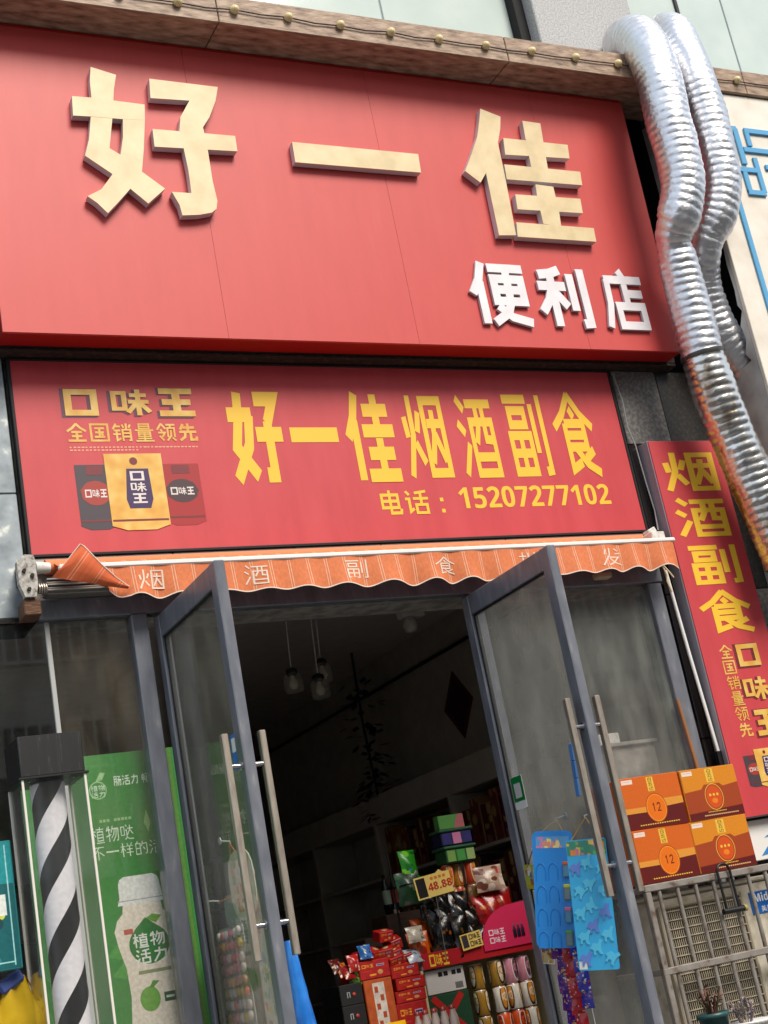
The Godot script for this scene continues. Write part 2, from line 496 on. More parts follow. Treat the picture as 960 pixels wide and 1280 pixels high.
	m.acrylic = mat(Color(0.70, 0.71, 0.70, 0.02), 0.04)
	m.acrylic.transparency = BaseMaterial3D.TRANSPARENCY_ALPHA
	m.shade = mat(Color(0.80, 0.78, 0.72, 0.22), 0.5)
	m.shade.transparency = BaseMaterial3D.TRANSPARENCY_ALPHA
	m.wallpaint = worn(62, [[0.0, Color(0.58, 0.55, 0.51)], [1.0, Color(0.66, 0.63, 0.59)]], V1 * 0.6, 0.9, 0.02)
	m.ceilpaint = worn(63, [[0.0, Color(0.72, 0.69, 0.66)], [1.0, Color(0.78, 0.75, 0.72)]], V1 * 0.6, 0.9, 0.02)
	m.floor = worn(64, [[0.0, Color(0.24, 0.22, 0.21)], [1.0, Color(0.33, 0.31, 0.29)]], V1 * 0.8, 0.5, 0.03)
	m.brown = worn(65, [[0.0, Color(0.18, 0.11, 0.07)], [1.0, Color(0.30, 0.20, 0.14)]], Vector3(1, 6, 6), 0.6, 0.02)

func hazy_dust(s: int, lo: float, hi: float, c := Color(0.74, 0.74, 0.71)) -> StandardMaterial3D:
	# dust and wiped smears dried on a pane, plus mirrored haze put into the film: grain of its own, thicker in patches
	var a := c
	var b := c
	var d := c
	a.a = lo
	b.a = lerpf(lo, hi, 0.45)
	d.a = hi
	var k := StandardMaterial3D.new()
	k.albedo_texture = noise(s, 0.009, [[0.0, a], [0.5, b], [1.0, d]], 6)
	k.transparency = BaseMaterial3D.TRANSPARENCY_ALPHA
	k.uv1_triplanar = true
	k.uv1_world_triplanar = true
	k.uv1_scale = Vector3(1.3, 0.5, 1.3)
	k.roughness = 0.9
	return k

# ================================================================ the scene
func _ready() -> void:
	rng.seed = 7
	var cam := Camera3D.new()
	cam.name = "camera"
	add_child(cam)
	cam.position = Vector3(0, 1.45, 5.5)
	cam.rotation_degrees = Vector3(17.211, -28.668, -10.957)
	cam.fov = 39.04
	cam.near = 0.05
	cam.far = 300.0
	cam.current = true
	var e := Environment.new()
	e.background_mode = Environment.BG_SKY
	var sm := ProceduralSkyMaterial.new()
	sm.sky_top_color = Color(0.80, 0.87, 0.95)
	sm.sky_horizon_color = Color(0.93, 0.95, 0.97)
	sm.sky_curve = 0.25
	sm.ground_bottom_color = Color(0.40, 0.39, 0.38)
	sm.ground_horizon_color = Color(0.75, 0.76, 0.77)
	sm.sun_angle_max = 1.0
	sm.energy_multiplier = 0.46
	var sky := Sky.new()
	sky.sky_material = sm
	e.sky = sky
	e.tonemap_mode = Environment.TONE_MAPPER_LINEAR
	e.tonemap_exposure = 2.75
	e.sdfgi_enabled = true
	e.ssao_enabled = true
	e.ssil_enabled = true
	var we := WorldEnvironment.new()
	we.name = "world"
	we.environment = e
	add_child(we)
	var sun := DirectionalLight3D.new()
	sun.name = "sun"
	sun.light_energy = 0.5
	sun.light_angular_distance = 27.0
	sun.light_color = Color(1.0, 0.965, 0.92)
	sun.shadow_enabled = true
	sun.rotation_degrees = Vector3(-46, 14, 0)
	add_child(sun)

	glyphs()
	materials()
	setting()
	across_the_street()
	upper_storey()
	canopy()
	big_sign()
	printed_sign()
	standing_sign()
	neighbour()
	ducts()
	awning()
	shop_front()
	barber_pole()
	window_things()
	left_door_things()
	right_door_things()
	air_conditioner()
	cartons()
	shop_inside()

# ---------------------------------------------------------------- the setting
func setting() -> void:
	var s := struct("ground")
	var st := S()
	span(st, Vector3(-80, -0.3, -40), Vector3(80, 0.0, 80))
	put("paving", st, m.paving, s)
	st = S()
	span(st, Vector3(-80, 0.004, 5.2), Vector3(80, 0.008, 12.5))
	put("road_surface", st, m.asphalt, s)
	s = struct("entrance_step")
	st = S()
	span(st, Vector3(1.0, 0.001, 0.12), Vector3(3.75, 0.275, 1.05), 0.01)
	put("lower_step", st, m.granite, s)
	st = S()
	span(st, Vector3(0.2, 0.001, -0.12), Vector3(3.68, 0.55, 0.115), 0.01)
	put("upper_step", st, m.granite, s)
	s = struct("floor")
	st = S()
	span(st, Vector3(0.2, 0.3, -6.0), Vector3(4.6, 0.55, -0.125))
	put("floor_slab", st, m.floor, s)
	s = struct("ceiling")
	st = S()
	span(st, Vector3(0.2, 3.46, -6.0), Vector3(4.6, 3.7, -0.255))
	put("ceiling_slab", st, m.ceilpaint, s)
	s = struct("wall_inside")
	st = S()
	span(st, Vector3(4.5, 0.551, -6.0), Vector3(4.7, 3.459, -0.06))
	put("side_wall", st, m.wallpaint, s)
	st = S()
	span(st, Vector3(0.0, 0.0, -6.0), Vector3(0.2, 3.7, -0.06))
	put("side_wall", st, m.wallpaint, s)
	st = S()
	span(st, Vector3(0.0, 0.0, -6.2), Vector3(4.7, 3.7, -6.001))
	put("back_wall", st, m.wallpaint, s)
	s = struct("wall_front")
	st = S()
	span(st, Vector3(1.378, 2.98, -0.25), Vector3(4.47, 4.13, -0.035))
	put("wall_block", st, m.concrete, s)
	st = S()
	span(st, Vector3(-3.0, 4.13, -0.25), Vector3(4.78, 5.81, 0.045))
	put("wall_block", st, m.granite_dark, s)
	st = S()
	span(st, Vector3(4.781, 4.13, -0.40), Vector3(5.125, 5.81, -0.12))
	put("shade_recess", st, m.flat_black, s)  # shade in the gap beside the sign, put into this black
	# pale stone wall on the left, in slabs
	s = struct("wall_left")
	for r in [[3.0, 3.52], [3.525, 4.126]]:
		for c in [[-1.2, 0.35], [0.355, 1.36]]:
			st = S()
			span(st, Vector3(c[0], r[0], -0.25), Vector3(c[1], r[1], -0.006), 0.003)
			put("stone_slab", st, m.stone, s)
	st = S()
	span(st, Vector3(-3.0, 0.0, -0.3), Vector3(0.0, 4.12, -0.03))
	put("wall_block", st, m.stone, s)
	# granite pillar on the right, in slabs; lit strip and shadow put into the upper pair's colours
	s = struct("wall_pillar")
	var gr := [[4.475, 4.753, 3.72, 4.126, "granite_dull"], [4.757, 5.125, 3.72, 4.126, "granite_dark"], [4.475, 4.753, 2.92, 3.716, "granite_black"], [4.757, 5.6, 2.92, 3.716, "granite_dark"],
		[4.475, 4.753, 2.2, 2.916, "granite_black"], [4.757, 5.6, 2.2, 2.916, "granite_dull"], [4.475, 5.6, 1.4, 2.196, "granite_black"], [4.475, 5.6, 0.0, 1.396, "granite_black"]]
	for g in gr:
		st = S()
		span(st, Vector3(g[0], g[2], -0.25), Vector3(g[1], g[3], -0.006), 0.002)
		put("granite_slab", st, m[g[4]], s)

func across_the_street() -> void:
	var wallmat := worn(71, [[0.0, Color(0.66, 0.63, 0.58)], [0.5, Color(0.73, 0.70, 0.65)], [1.0, Color(0.79, 0.76, 0.71)]], Vector3.ONE * 0.3, 0.8, 0.02)
	var pane := mat(Color(0.06, 0.075, 0.085), 0.08)
	var trim := mat(Color(0.72, 0.72, 0.70), 0.6)
	var b := thing("apartment_building", "beige apartment block across the street, mirrored in the shop glass", "building", Vector3(8, 0, 17))
	var st := S()
	span(st, Vector3(-14, 0.01, 15), Vector3(34, 8.6, 24))
	put("wall", st, wallmat, b)
	st = S()
	span(st, Vector3(-14.2, 8.6, 14.8), Vector3(34.2, 8.9, 24.2))
	put("roof", st, trim, b)
	st = S()
	span(st, Vector3(-14, 3.3, 14.4), Vector3(34, 3.5, 14.995))
	put("ledge", st, trim, b)
	for i in 14:
		for j in 2:
			var x := -12.0 + i * 3.3
			var y := 4.2 + j * 2.3
			st = S()
			span(st, Vector3(x, y, 14.97), Vector3(x + 1.7, y + 1.4, 14.99))
			var w := put("window", st, pane, b)
			st = S()
			for k in 9:
				span(st, Vector3(x + 0.06 + k * 0.195, y - 0.05, 14.74), Vector3(x + 0.085 + k * 0.195, y + 1.45, 14.765))
			for k in 3:
				span(st, Vector3(x - 0.05, y + k * 0.7 - 0.02, 14.77), Vector3(x + 1.75, y + k * 0.7 + 0.02, 14.80))
			put("grille", st, trim, w)
	for i in 10:
		var x := -12.5 + i * 4.6
		st = S()
		span(st, Vector3(x, 0.3, 14.97), Vector3(x + 3.6, 2.9, 14.99))
		put("shop_window", st, pane, b)

func upper_storey() -> void:
	var s := struct("wall_upper")
	var st := S()
	span(st, Vector3(-3.0, 5.82, -0.6), Vector3(8.5, 9.5, -0.16))
	put("wall_block", st, m.granite, s)
	var xs := [-3.0, -0.6, 1.5, 3.632, 4.515, 5.732, 6.118, 8.4]
	for i in xs.size() - 1:
		st = S()
		span(st, Vector3(xs[i] + 0.006, 5.83, -0.155), Vector3(xs[i + 1] - 0.006, 9.4, -0.1), 0.003)
		put("pane", st, m.frost, s)
	st = S()
	for x in [3.632, 6.118]:
		span(st, Vector3(x - 0.006, 5.83, -0.155), Vector3(x + 0.006, 9.4, -0.108))
	put("joint", st, m.frost_joint, s)
	st = S()
	span(st, Vector3(5.722, 5.83, -0.1), Vector3(5.742, 9.4, -0.085))
	put("glazing_bar", st, m.black, s)
	st = S()
	span(st, Vector3(4.525, 5.83, -0.098), Vector3(5.225, 9.4, 0.05), 0.006)
	put("stone_pillar", st, m.granite, s)
	st = S()
	span(st, Vector3(4.46, 5.83, -0.099), Vector3(4.524, 9.4, -0.03))
	put("reveal", st, m.flat_black, s)
	st = S()
	span(st, Vector3(4.46, 5.83, -0.0985), Vector3(7.0, 5.97, 0.02))
	put("sill", st, m.frost_joint, s)

func canopy() -> void:
	var o := thing("canopy_beam", "long brown wooden canopy beam above the big red sign", "canopy", Vector3(3.2, 5.66, 0.2))
	var xs := [-1.5, 0.86, 2.43, 4.0, 5.57, 7.1]
	for i in xs.size() - 1:
		var st := S()
		span(st, Vector3(xs[i] + 0.002, 5.66, 0.375), Vector3(xs[i + 1] - 0.002, 5.813, 0.40), 0.003)
		put("fascia_board", st, m.wood, o)
		st = S()
		span(st, Vector3(xs[i] + 0.003, 5.664, 0.048), Vector3(xs[i + 1] - 0.003, 5.685, 0.374), 0.002)
		put("soffit_board", st, m.wood, o)
	var st2 := S()
	span(st2, Vector3(-1.5, 5.79, 0.048), Vector3(7.1, 5.809, 0.374))
	put("top_board", st2, m.wood, o)
	var l := thing("light_string", "string of small cream bulbs strung along the wooden beam", "string lights", Vector3(3.2, 5.73, 0.41))
	var pts := []
	for k in range(-5, 19):
		var x := 2.236 + k * 0.2725
		for h in [0.0, 0.5]:
			pts.append(Vector3(x + h * 0.2725, 5.731 - (0.006 if h > 0.0 else 0.0) + rng.randf_range(-0.004, 0.004), 0.409))
		st2 = S()
		lathe(st2, Vector3.ZERO + org, [[0.0, 0.0], [0.020, 0.002], [0.022, 0.008], [0.020, 0.022], [0.012, 0.032], [0.0, 0.036]], 12)
		var b := put("bulb", st2, m.bulb, l)
		b.rotation.x = PI / 2
		b.rotation.z = rng.randf_range(-0.2, 0.2)
		b.position = Vector3(x, 5.731 + rng.randf_range(-0.004, 0.004), 0.402) - org
	st2 = S()
	tube(st2, pts, 0.0035, 6)
	put("cable", st2, m.brown, l)

# ---------------------------------------------------------------- signs
func big_sign() -> void:
	var o := thing("shop_sign", "big glossy red box sign with raised cream characters under the canopy", "sign", Vector3(3.07, 4.145, 0.07))
	var xs := [1.328, 2.306, 3.255, 4.222, 4.815]
	for i in 4:
		var st := S()
		var sl := 0.018 if i == 3 else 0.0
		var p := PackedVector2Array([Vector2(xs[i] + 0.0007, 4.146), Vector2(xs[i + 1] - 0.0007 - sl, 4.146), Vector2(xs[i + 1] - 0.0007 + sl, 5.661), Vector2(xs[i] + 0.0007, 5.661)])
		prism(st, p, 0.185, 0.2)
		put("panel", st, m.red, o)
	var st := S()
	span(st, Vector3(1.33, 4.148, 0.072), Vector3(4.795, 5.655, 0.184))
	put("box", st, m.red_edge, o)
	st = S()
	span(st, Vector3(1.33, 5.648, 0.2005), Vector3(4.82, 5.659, 0.204))
	put("top_edge", st, m.red_edge, o)
	var big := [
	[[1.842,5.452,1.955,5.425,1.935,5.347,1.907,5.187,1.875,5.036,1.925,5.005,2.007,4.93,2.103,4.852,2.015,4.77,1.943,4.838,1.869,4.907,1.76,4.987,1.788,5.072,1.808,5.176,1.826,5.292,1.829,5.375],
	[1.961,5.266,2.068,5.282,2.059,5.205,2.032,5.047,2.008,4.932,1.943,4.838,1.875,4.76,1.826,4.707,1.786,4.753,1.746,4.784,1.812,4.824,1.868,4.899,1.921,5.005,1.944,5.099,1.956,5.193],
	[1.738,5.286,1.863,5.29,1.923,5.286,2.068,5.282,2.051,5.199,1.956,5.193,1.909,5.192,1.81,5.19,1.731,5.186],
	[2.109,5.424,2.439,5.421,2.415,5.342,2.372,5.251,2.332,5.193,2.329,5.161,2.214,5.159,2.23,5.235,2.287,5.329,2.101,5.32],
	[2.087,5.156,2.483,5.162,2.481,5.08,2.084,5.064],
	[2.221,5.17,2.332,5.183,2.336,5.067,2.334,4.911,2.341,4.809,2.33,4.767,2.305,4.746,2.244,4.73,2.164,4.721,2.158,4.773,2.132,4.837,2.223,4.838,2.226,4.953,2.221,5.066]],
	[[2.769,5.161,3.443,5.162,3.437,5.057,2.766,5.051]],
	[[3.871,5.473,3.984,5.438,3.964,5.362,3.924,5.263,3.824,5.102,3.769,5.03,3.694,5.09,3.751,5.187,3.812,5.298,3.847,5.396],
	[3.85,5.209,3.93,5.287,3.924,5.076,3.907,4.742,3.806,4.735,3.81,4.917,3.815,5.101],
	[3.969,5.309,4.364,5.309,4.355,5.226,3.957,5.21],
	[4.113,5.427,4.223,5.424,4.214,5.317,4.199,5.137,4.098,5.139,4.102,5.222,4.106,5.318],
	[3.936,5.15,4.401,5.15,4.392,5.069,3.93,5.063],
	[3.959,4.978,4.357,4.985,4.35,4.9,3.952,4.892],
	[4.097,5.048,4.205,5.043,4.202,4.891,4.193,4.81,4.087,4.819,4.088,4.894,4.091,4.987],
	[3.925,4.815,4.394,4.815,4.389,4.736,3.913,4.733]]]
	for ch in big:
		var side := S()
		var front := S()
		for k in ch.size():
			var p := outline(ch[k])
			prism(side, p, 0.2045, 0.237 + 0.0004 * k)
			prism(front, p, 0.2375 + 0.0004 * k, 0.2412 + 0.0004 * k)
		var c := put("character", side, m.cream_side, o)
		put("front_face", front, m.cream, c)
	for a in [["便", [3.587, 4.596, 3.912, 4.25]], ["利", [3.972, 4.592, 4.279, 4.25]], ["店", [4.362, 4.592, 4.629, 4.251]]]:
		var side := S()
		var front := S()
		letter(side, a[0], a[1], 0.2045, 0.215, Transform3D.IDENTITY, 1.34)
		letter(front, a[0], a[1], 0.2168, 0.2198, Transform3D.IDENTITY, 1.34)
		var c := put("character", side, m.cream_side, o)
		put("front_face", front, m.white_letter, c)
	# stand-off rail behind the box, seen as a dark band under it
	var r := thing("steel_rail", "dark rusty steel rail between the two red signs", "steel rail", Vector3(2.9, 4.125, 0.03))
	st = S()
	span(st, Vector3(-0.5, 4.127, -0.03), Vector3(4.85, 4.144, 0.068), 0.004)
	put("lower_flange", st, m.rust, r)
	st = S()
	span(st, Vector3(-0.5, 4.1445, 0.046), Vector3(4.85, 4.24, 0.068), 0.003)
	put("web", st, m.rust, r)

func pack_on_sign(o: Node3D, r: Array, z: float, body: Material, panel: Material, text: Material, words_down: bool) -> void:
	var st := S()
	var w: float = r[2] - r[0]
	var h: float = r[1] - r[3]
	prism(st, PackedVector2Array([Vector2(r[0], r[3] + h * 0.06), Vector2(r[0] + w * 0.25, r[3]), Vector2(r[0] + w * 0.75, r[3]), Vector2(r[2], r[3] + h * 0.06), Vector2(r[2], r[1]), Vector2(r[0], r[1])]), z, z + 0.0006)
	var k := put("printed_pack", st, body, o)
	st = S()
	if words_down:
		prism(st, PackedVector2Array([Vector2(r[0] + w * 0.34, r[3] + h * 0.28), Vector2(r[2] - w * 0.30, r[3] + h * 0.28), Vector2(r[2] - w * 0.24, r[3] + h * 0.4), Vector2(r[2] - w * 0.26, r[1] - h * 0.20), Vector2(r[0] + w * 0.36, r[1] - h * 0.20), Vector2(r[0] + w * 0.30, r[3] + h * 0.4)]), z + 0.0007, z + 0.0012)
	else:
		var p := PackedVector2Array()
		for q in 24:
			p.append(Vector2((r[0] + r[2]) * 0.5 + cos(TAU * q / 24) * w * 0.40 * (1.0 + 0.05 * cos(q * 4.0)), r[3] + h * 0.56 + sin(TAU * q / 24) * h * 0.19))
		prism(st, p, z + 0.0007, z + 0.0012)
	put("printed_panel", st, panel, k)
	st = S()
	if words_down:
		words(st, "口味王", [r[0] + w * 0.40, r[1] - h * 0.23, r[2] - w * 0.34, r[3] + h * 0.33], z + 0.0013, z + 0.0016, Transform3D.IDENTITY, 1.0, true)
	else:
		words(st, "口味王", [r[0] + w * 0.2, r[3] + h * 0.62, r[2] - w * 0.18, r[3] + h * 0.49], z + 0.0013, z + 0.0016)
	put("lettering", st, text, k)
	st = S()
	if words_down:
		span(st, Vector3(r[0] + w * 0.02, r[3] + h * 0.115, z + 0.0007), Vector3(r[2] - w * 0.02, r[3] + h * 0.14, z + 0.0012))
		var p := PackedVector2Array()
		for q in 16:
			p.append(Vector2((r[0] + r[2]) * 0.5 + cos(TAU * q / 16) * w * 0.07, r[1] - h * 0.1 + sin(TAU * q / 16) * w * 0.07))
		var seal := S()
		prism(seal, p, z + 0.0007, z + 0.0012)
		put("printed_seal", seal, m.maroon, k)
	else:
		span(st, Vector3(r[0] + w * 0.02, r[3] + h * 0.12, z + 0.0007), Vector3(r[2] - w * 0.02, r[3] + h * 0.15, z + 0.0012))
	put("printed_band", st, m.maroon, k)
	if not words_down:
		st = S()
		span(st, Vector3(r[0] + w * 0.3, r[1] - h * 0.16, z + 0.0007), Vector3(r[2] - w * 0.25, r[1] - h * 0.02, z + 0.0012))
		put("printed_block", st, m.maroon, k)

func printed_sign() -> void:
	var o := thing("banner_sign", "printed red banner sign with yellow characters, phone number and snack packs", "sign", Vector3(2.92, 3.25, -0.03))
	var st := S()
	span(st, Vector3(1.392, 3.256, -0.03), Vector3(4.445, 4.114, 0.0))
	put("banner", st, m.flex, o)
	st = S()
	span(st, Vector3(1.378, 3.243, -0.032), Vector3(1.391, 4.122, 0.006), 0.002)
	span(st, Vector3(4.446, 3.243, -0.032), Vector3(4.458, 4.122, 0.006), 0.002)
	span(st, Vector3(1.3915, 3.243, -0.032), Vector3(4.4455, 3.255, 0.006), 0.002)
	span(st, Vector3(1.3915, 4.115, -0.032), Vector3(4.4455, 4.124, 0.006), 0.002)
	put("frame", st, m.gasket, o)
	for a in [["好", [2.318, 3.992, 2.574, 3.54]], ["一", [2.606, 4.0, 2.852, 3.545]], ["佳", [2.893, 3.99, 3.14, 3.538]], ["烟", [3.188, 3.986, 3.418, 3.546]], ["酒", [3.485, 3.984, 3.694, 3.55]], ["副", [3.76, 3.99, 3.99, 3.548]], ["食", [4.035, 4.001, 4.275, 3.548]], ["电", [2.995, 3.499, 3.106, 3.373]], ["话", [3.123, 3.496, 3.25, 3.375]], ["：", [3.27, 3.49, 3.37, 3.375]]]:
		st = S()
		letter(st, a[0], a[1], 0.0005, 0.0012, Transform3D.IDENTITY, 1.22 if a[1][1] > 3.6 else 1.0)
		put("character", st, m.yellow, o)
	typed("15207277102", 0.104, m.yellow, Vector3(3.408, 3.361, 0.001), o, Basis.IDENTITY, 0.001, 0.995)
	for a in [["口", [1.598, 3.987, 1.746, 3.861]], ["味", [1.806, 3.99, 1.973, 3.862]], ["王", [2.009, 3.993, 2.181, 3.863]]]:
		st = S()
		var r: Array = a[1]
		letter(st, a[0], [r[0] - 0.012, r[1], r[2] - 0.012, r[3] - 0.006], 0.0003, 0.0006, Transform3D.IDENTITY, 1.55)
		put("character_outline", st, m.plum, o)
		st = S()
		letter(st, a[0], a[1], 0.0022, 0.003, Transform3D.IDENTITY, 1.25)
		put("character", st, m.gold, o)
	st = S()
	words(st, "全国销量领先", [1.595, 3.829, 2.183, 3.744], 0.0005, 0.0012, Transform3D.IDENTITY, 1.25, false, 0.87)
	put("lettering", st, m.gold, o)
	st = S()
	for k in 34:
		span(st, Vector3(1.60 + k * 0.0168, 3.716, 0.0004), Vector3(1.60 + k * 0.0168 + rng.randf_range(0.008, 0.014), 3.722, 0.001))
		if k < 18:
			span(st, Vector3(1.60 + k * 0.0168, 3.703, 0.0004), Vector3(1.60 + k * 0.0168 + rng.randf_range(0.008, 0.014), 3.709, 0.001))
	put("small_print", st, mat(Color(0.88, 0.62, 0.50), 0.5), o)
	var pale := mat(Color(0.86, 0.82, 0.80), 0.5)
	pack_on_sign(o, [1.608, 3.64, 1.765, 3.352], 0.0005, mat(Color(0.26, 0.22, 0.25), 0.5), mat(Color(0.62, 0.20, 0.16), 0.5), pale, false)
	pack_on_sign(o, [1.975, 3.64, 2.152, 3.36], 0.0005, mat(Color(0.62, 0.12, 0.13), 0.5), mat(Color(0.26, 0.17, 0.19), 0.5), pale, false)
	pack_on_sign(o, [1.738, 3.688, 1.99, 3.345], 0.0025, m.gold, mat(Color(0.22, 0.12, 0.32), 0.5), pale, true)
	var strip := thing("metal_strip", "light grey metal strip under the printed red banner", "metal strip", Vector3(2.9, 3.19, -0.03))
	for a in [[1.40, 1.98], [1.984, 2.96], [2.964, 3.62], [3.624, 4.44]]:
		st = S()
		span(st, Vector3(a[0], 3.19, -0.034), Vector3(a[1], 3.2415, -0.004), 0.002)
		put("plate", st, mat(Color(0.66, 0.65, 0.63), 0.5, 0.3), strip)

func standing_sign() -> void:
	var o := thing("pillar_sign", "tall narrow red sign with yellow characters on the granite pillar", "sign", Vector3(4.74, 1.796, 0.05))
	var st := S()
	span(st, Vector3(4.522, 1.796, 0.001), Vector3(4.968, 3.70, 0.079), 0.002)
	put("box", st, mat(Color(0.62, 0.61, 0.65), 0.4, 0.3), o)
	st = S()
	span(st, Vector3(4.526, 1.80, 0.0795), Vector3(4.964, 3.696, 0.085))
	put("banner", st, m.flex, o)
	for a in [["烟", [4.573, 3.638, 4.91, 3.42]], ["酒", [4.58, 3.39, 4.908, 3.18]], ["副", [4.592, 3.135, 4.905, 2.93]], ["食", [4.577, 2.899, 4.90, 2.68]]]:
		st = S()
		letter(st, a[0], a[1], 0.0853, 0.0862, Transform3D.IDENTITY, 1.3)
		put("character", st, m.yellow, o)
	for a in [["口", [4.732, 2.62, 4.872, 2.505]], ["味", [4.725, 2.455, 4.875, 2.335]], ["王", [4.735, 2.29, 4.88, 2.166]]]:
		st = S()
		var r: Array = a[1]
		letter(st, a[0], [r[0] - 0.012, r[1], r[2] - 0.012, r[3] - 0.006], 0.0852, 0.0855, Transform3D.IDENTITY, 1.55)
		put("character_outline", st, m.maroon, o)
		st = S()
		letter(st, a[0], r, 0.087, 0.0878, Transform3D.IDENTITY, 1.2)
		put("character", st, m.gold, o)
	st = S()
	words(st, "全国销量领先", [4.631, 2.622, 4.709, 2.16], 0.0853, 0.0862, Transform3D.IDENTITY, 1.15, true)
	put("lettering", st, m.gold, o)
	var pale := mat(Color(0.86, 0.82, 0.80), 0.5)
	pack_on_sign(o, [4.61, 2.08, 4.71, 1.93], 0.0853, mat(Color(0.26, 0.22, 0.25), 0.5), mat(Color(0.62, 0.20, 0.16), 0.5), pale, false)
	pack_on_sign(o, [4.68, 2.105, 4.80, 1.925], 0.0875, m.gold, mat(Color(0.22, 0.12, 0.32), 0.5), pale, true)
	var w := thing("white_conduit", "thin white conduit running down beside the tall red sign", "conduit", Vector3(4.49, 2.1, 0.04))
	st = S()
	tube(st, [Vector3(4.469, 3.03, 0.04), Vector3(4.485, 2.6, 0.042), Vector3(4.512, 2.121, 0.04)], 0.0085, 8)
	put("pipe", st, m.white, w)
	st = S()
	box(st, Vector3(4.513, 2.09, 0.035), Vector3(0.03, 0.07, 0.03), 0.003)
	put("end_box", st, m.black, w)
	var p := thing("wall_cable", "thin loose cable hanging down the wall between both signs", "cable", Vector3(4.49, 3.4, 0.02))
	st = S()
	tube(st, [Vector3(4.475, 4.10, 0.01), Vector3(4.49, 3.95, 0.012), Vector3(4.478, 3.80, 0.015), Vector3(4.495, 3.70, 0.02), Vector3(4.502, 3.5, 0.02), Vector3(4.512, 3.35, 0.02), Vector3(4.495, 3.24, 0.03)], 0.004, 6)
	put("cable", st, mat(Color(0.55, 0.55, 0.55), 0.5), p)

func neighbour() -> void:
	var o := thing("neighbour_signboard", "cream signboard with blue lattice on the shop to the right", "signboard", Vector3(6.2, 2.2, 0.2))
	var st := S()
	span(st, Vector3(5.13, 0.6, 0.355), Vector3(8.2, 5.655, 0.38), 0.003)
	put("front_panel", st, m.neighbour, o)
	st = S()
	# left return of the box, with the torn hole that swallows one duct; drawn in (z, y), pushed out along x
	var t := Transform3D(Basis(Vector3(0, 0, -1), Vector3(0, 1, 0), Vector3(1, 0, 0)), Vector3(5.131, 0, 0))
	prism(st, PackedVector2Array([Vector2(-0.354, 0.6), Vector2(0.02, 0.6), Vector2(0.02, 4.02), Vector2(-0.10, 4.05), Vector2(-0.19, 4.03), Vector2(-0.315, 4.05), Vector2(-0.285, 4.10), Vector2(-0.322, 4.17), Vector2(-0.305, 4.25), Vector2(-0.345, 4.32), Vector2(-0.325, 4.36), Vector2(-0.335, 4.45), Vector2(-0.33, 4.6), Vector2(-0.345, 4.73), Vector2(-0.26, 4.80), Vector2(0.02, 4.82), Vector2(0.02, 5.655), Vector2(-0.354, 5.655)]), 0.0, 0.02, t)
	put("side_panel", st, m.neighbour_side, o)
	st = S()
	span(st, Vector3(5.135, 0.6, -0.25), Vector3(8.2, 5.8, -0.02))
	put("back_panel", st, m.flat_black, o)
	var segs := [[5.365,5.424,5.417,5.424],[5.409,5.428,5.405,5.199],[5.471,5.42,5.69,5.42],[5.485,5.42,5.485,5.32],[5.429,5.295,5.65,5.295],[5.357,5.164,5.501,5.164],[5.49,5.248,5.49,5.027],[5.389,5.153,5.389,5.018],[5.373,5.022,5.498,5.022],[5.55,5.193,5.70,5.193],[5.69,5.424,5.69,5.02],[5.60,5.193,5.60,5.02],[5.60,5.022,5.69,5.022],[5.285,5.016,5.285,0.9],[5.285,5.016,5.30,5.016]]
	for q in segs:
		st = S()
		var w := 0.016
		var a := Vector2(minf(q[0], q[2]), minf(q[1], q[3]))
		var b := Vector2(maxf(q[0], q[2]), maxf(q[1], q[3]))
		var across: bool = q[1] == q[3]
		if across:
			span(st, Vector3(a.x, a.y - w, 0.381), Vector3(b.x, b.y + w, 0.3935), 0.002)
		else:
			span(st, Vector3(a.x - w, a.y, 0.381), Vector3(b.x + w, b.y, 0.393), 0.002)
		put("lattice_strip", st, m.blue_strip, o)

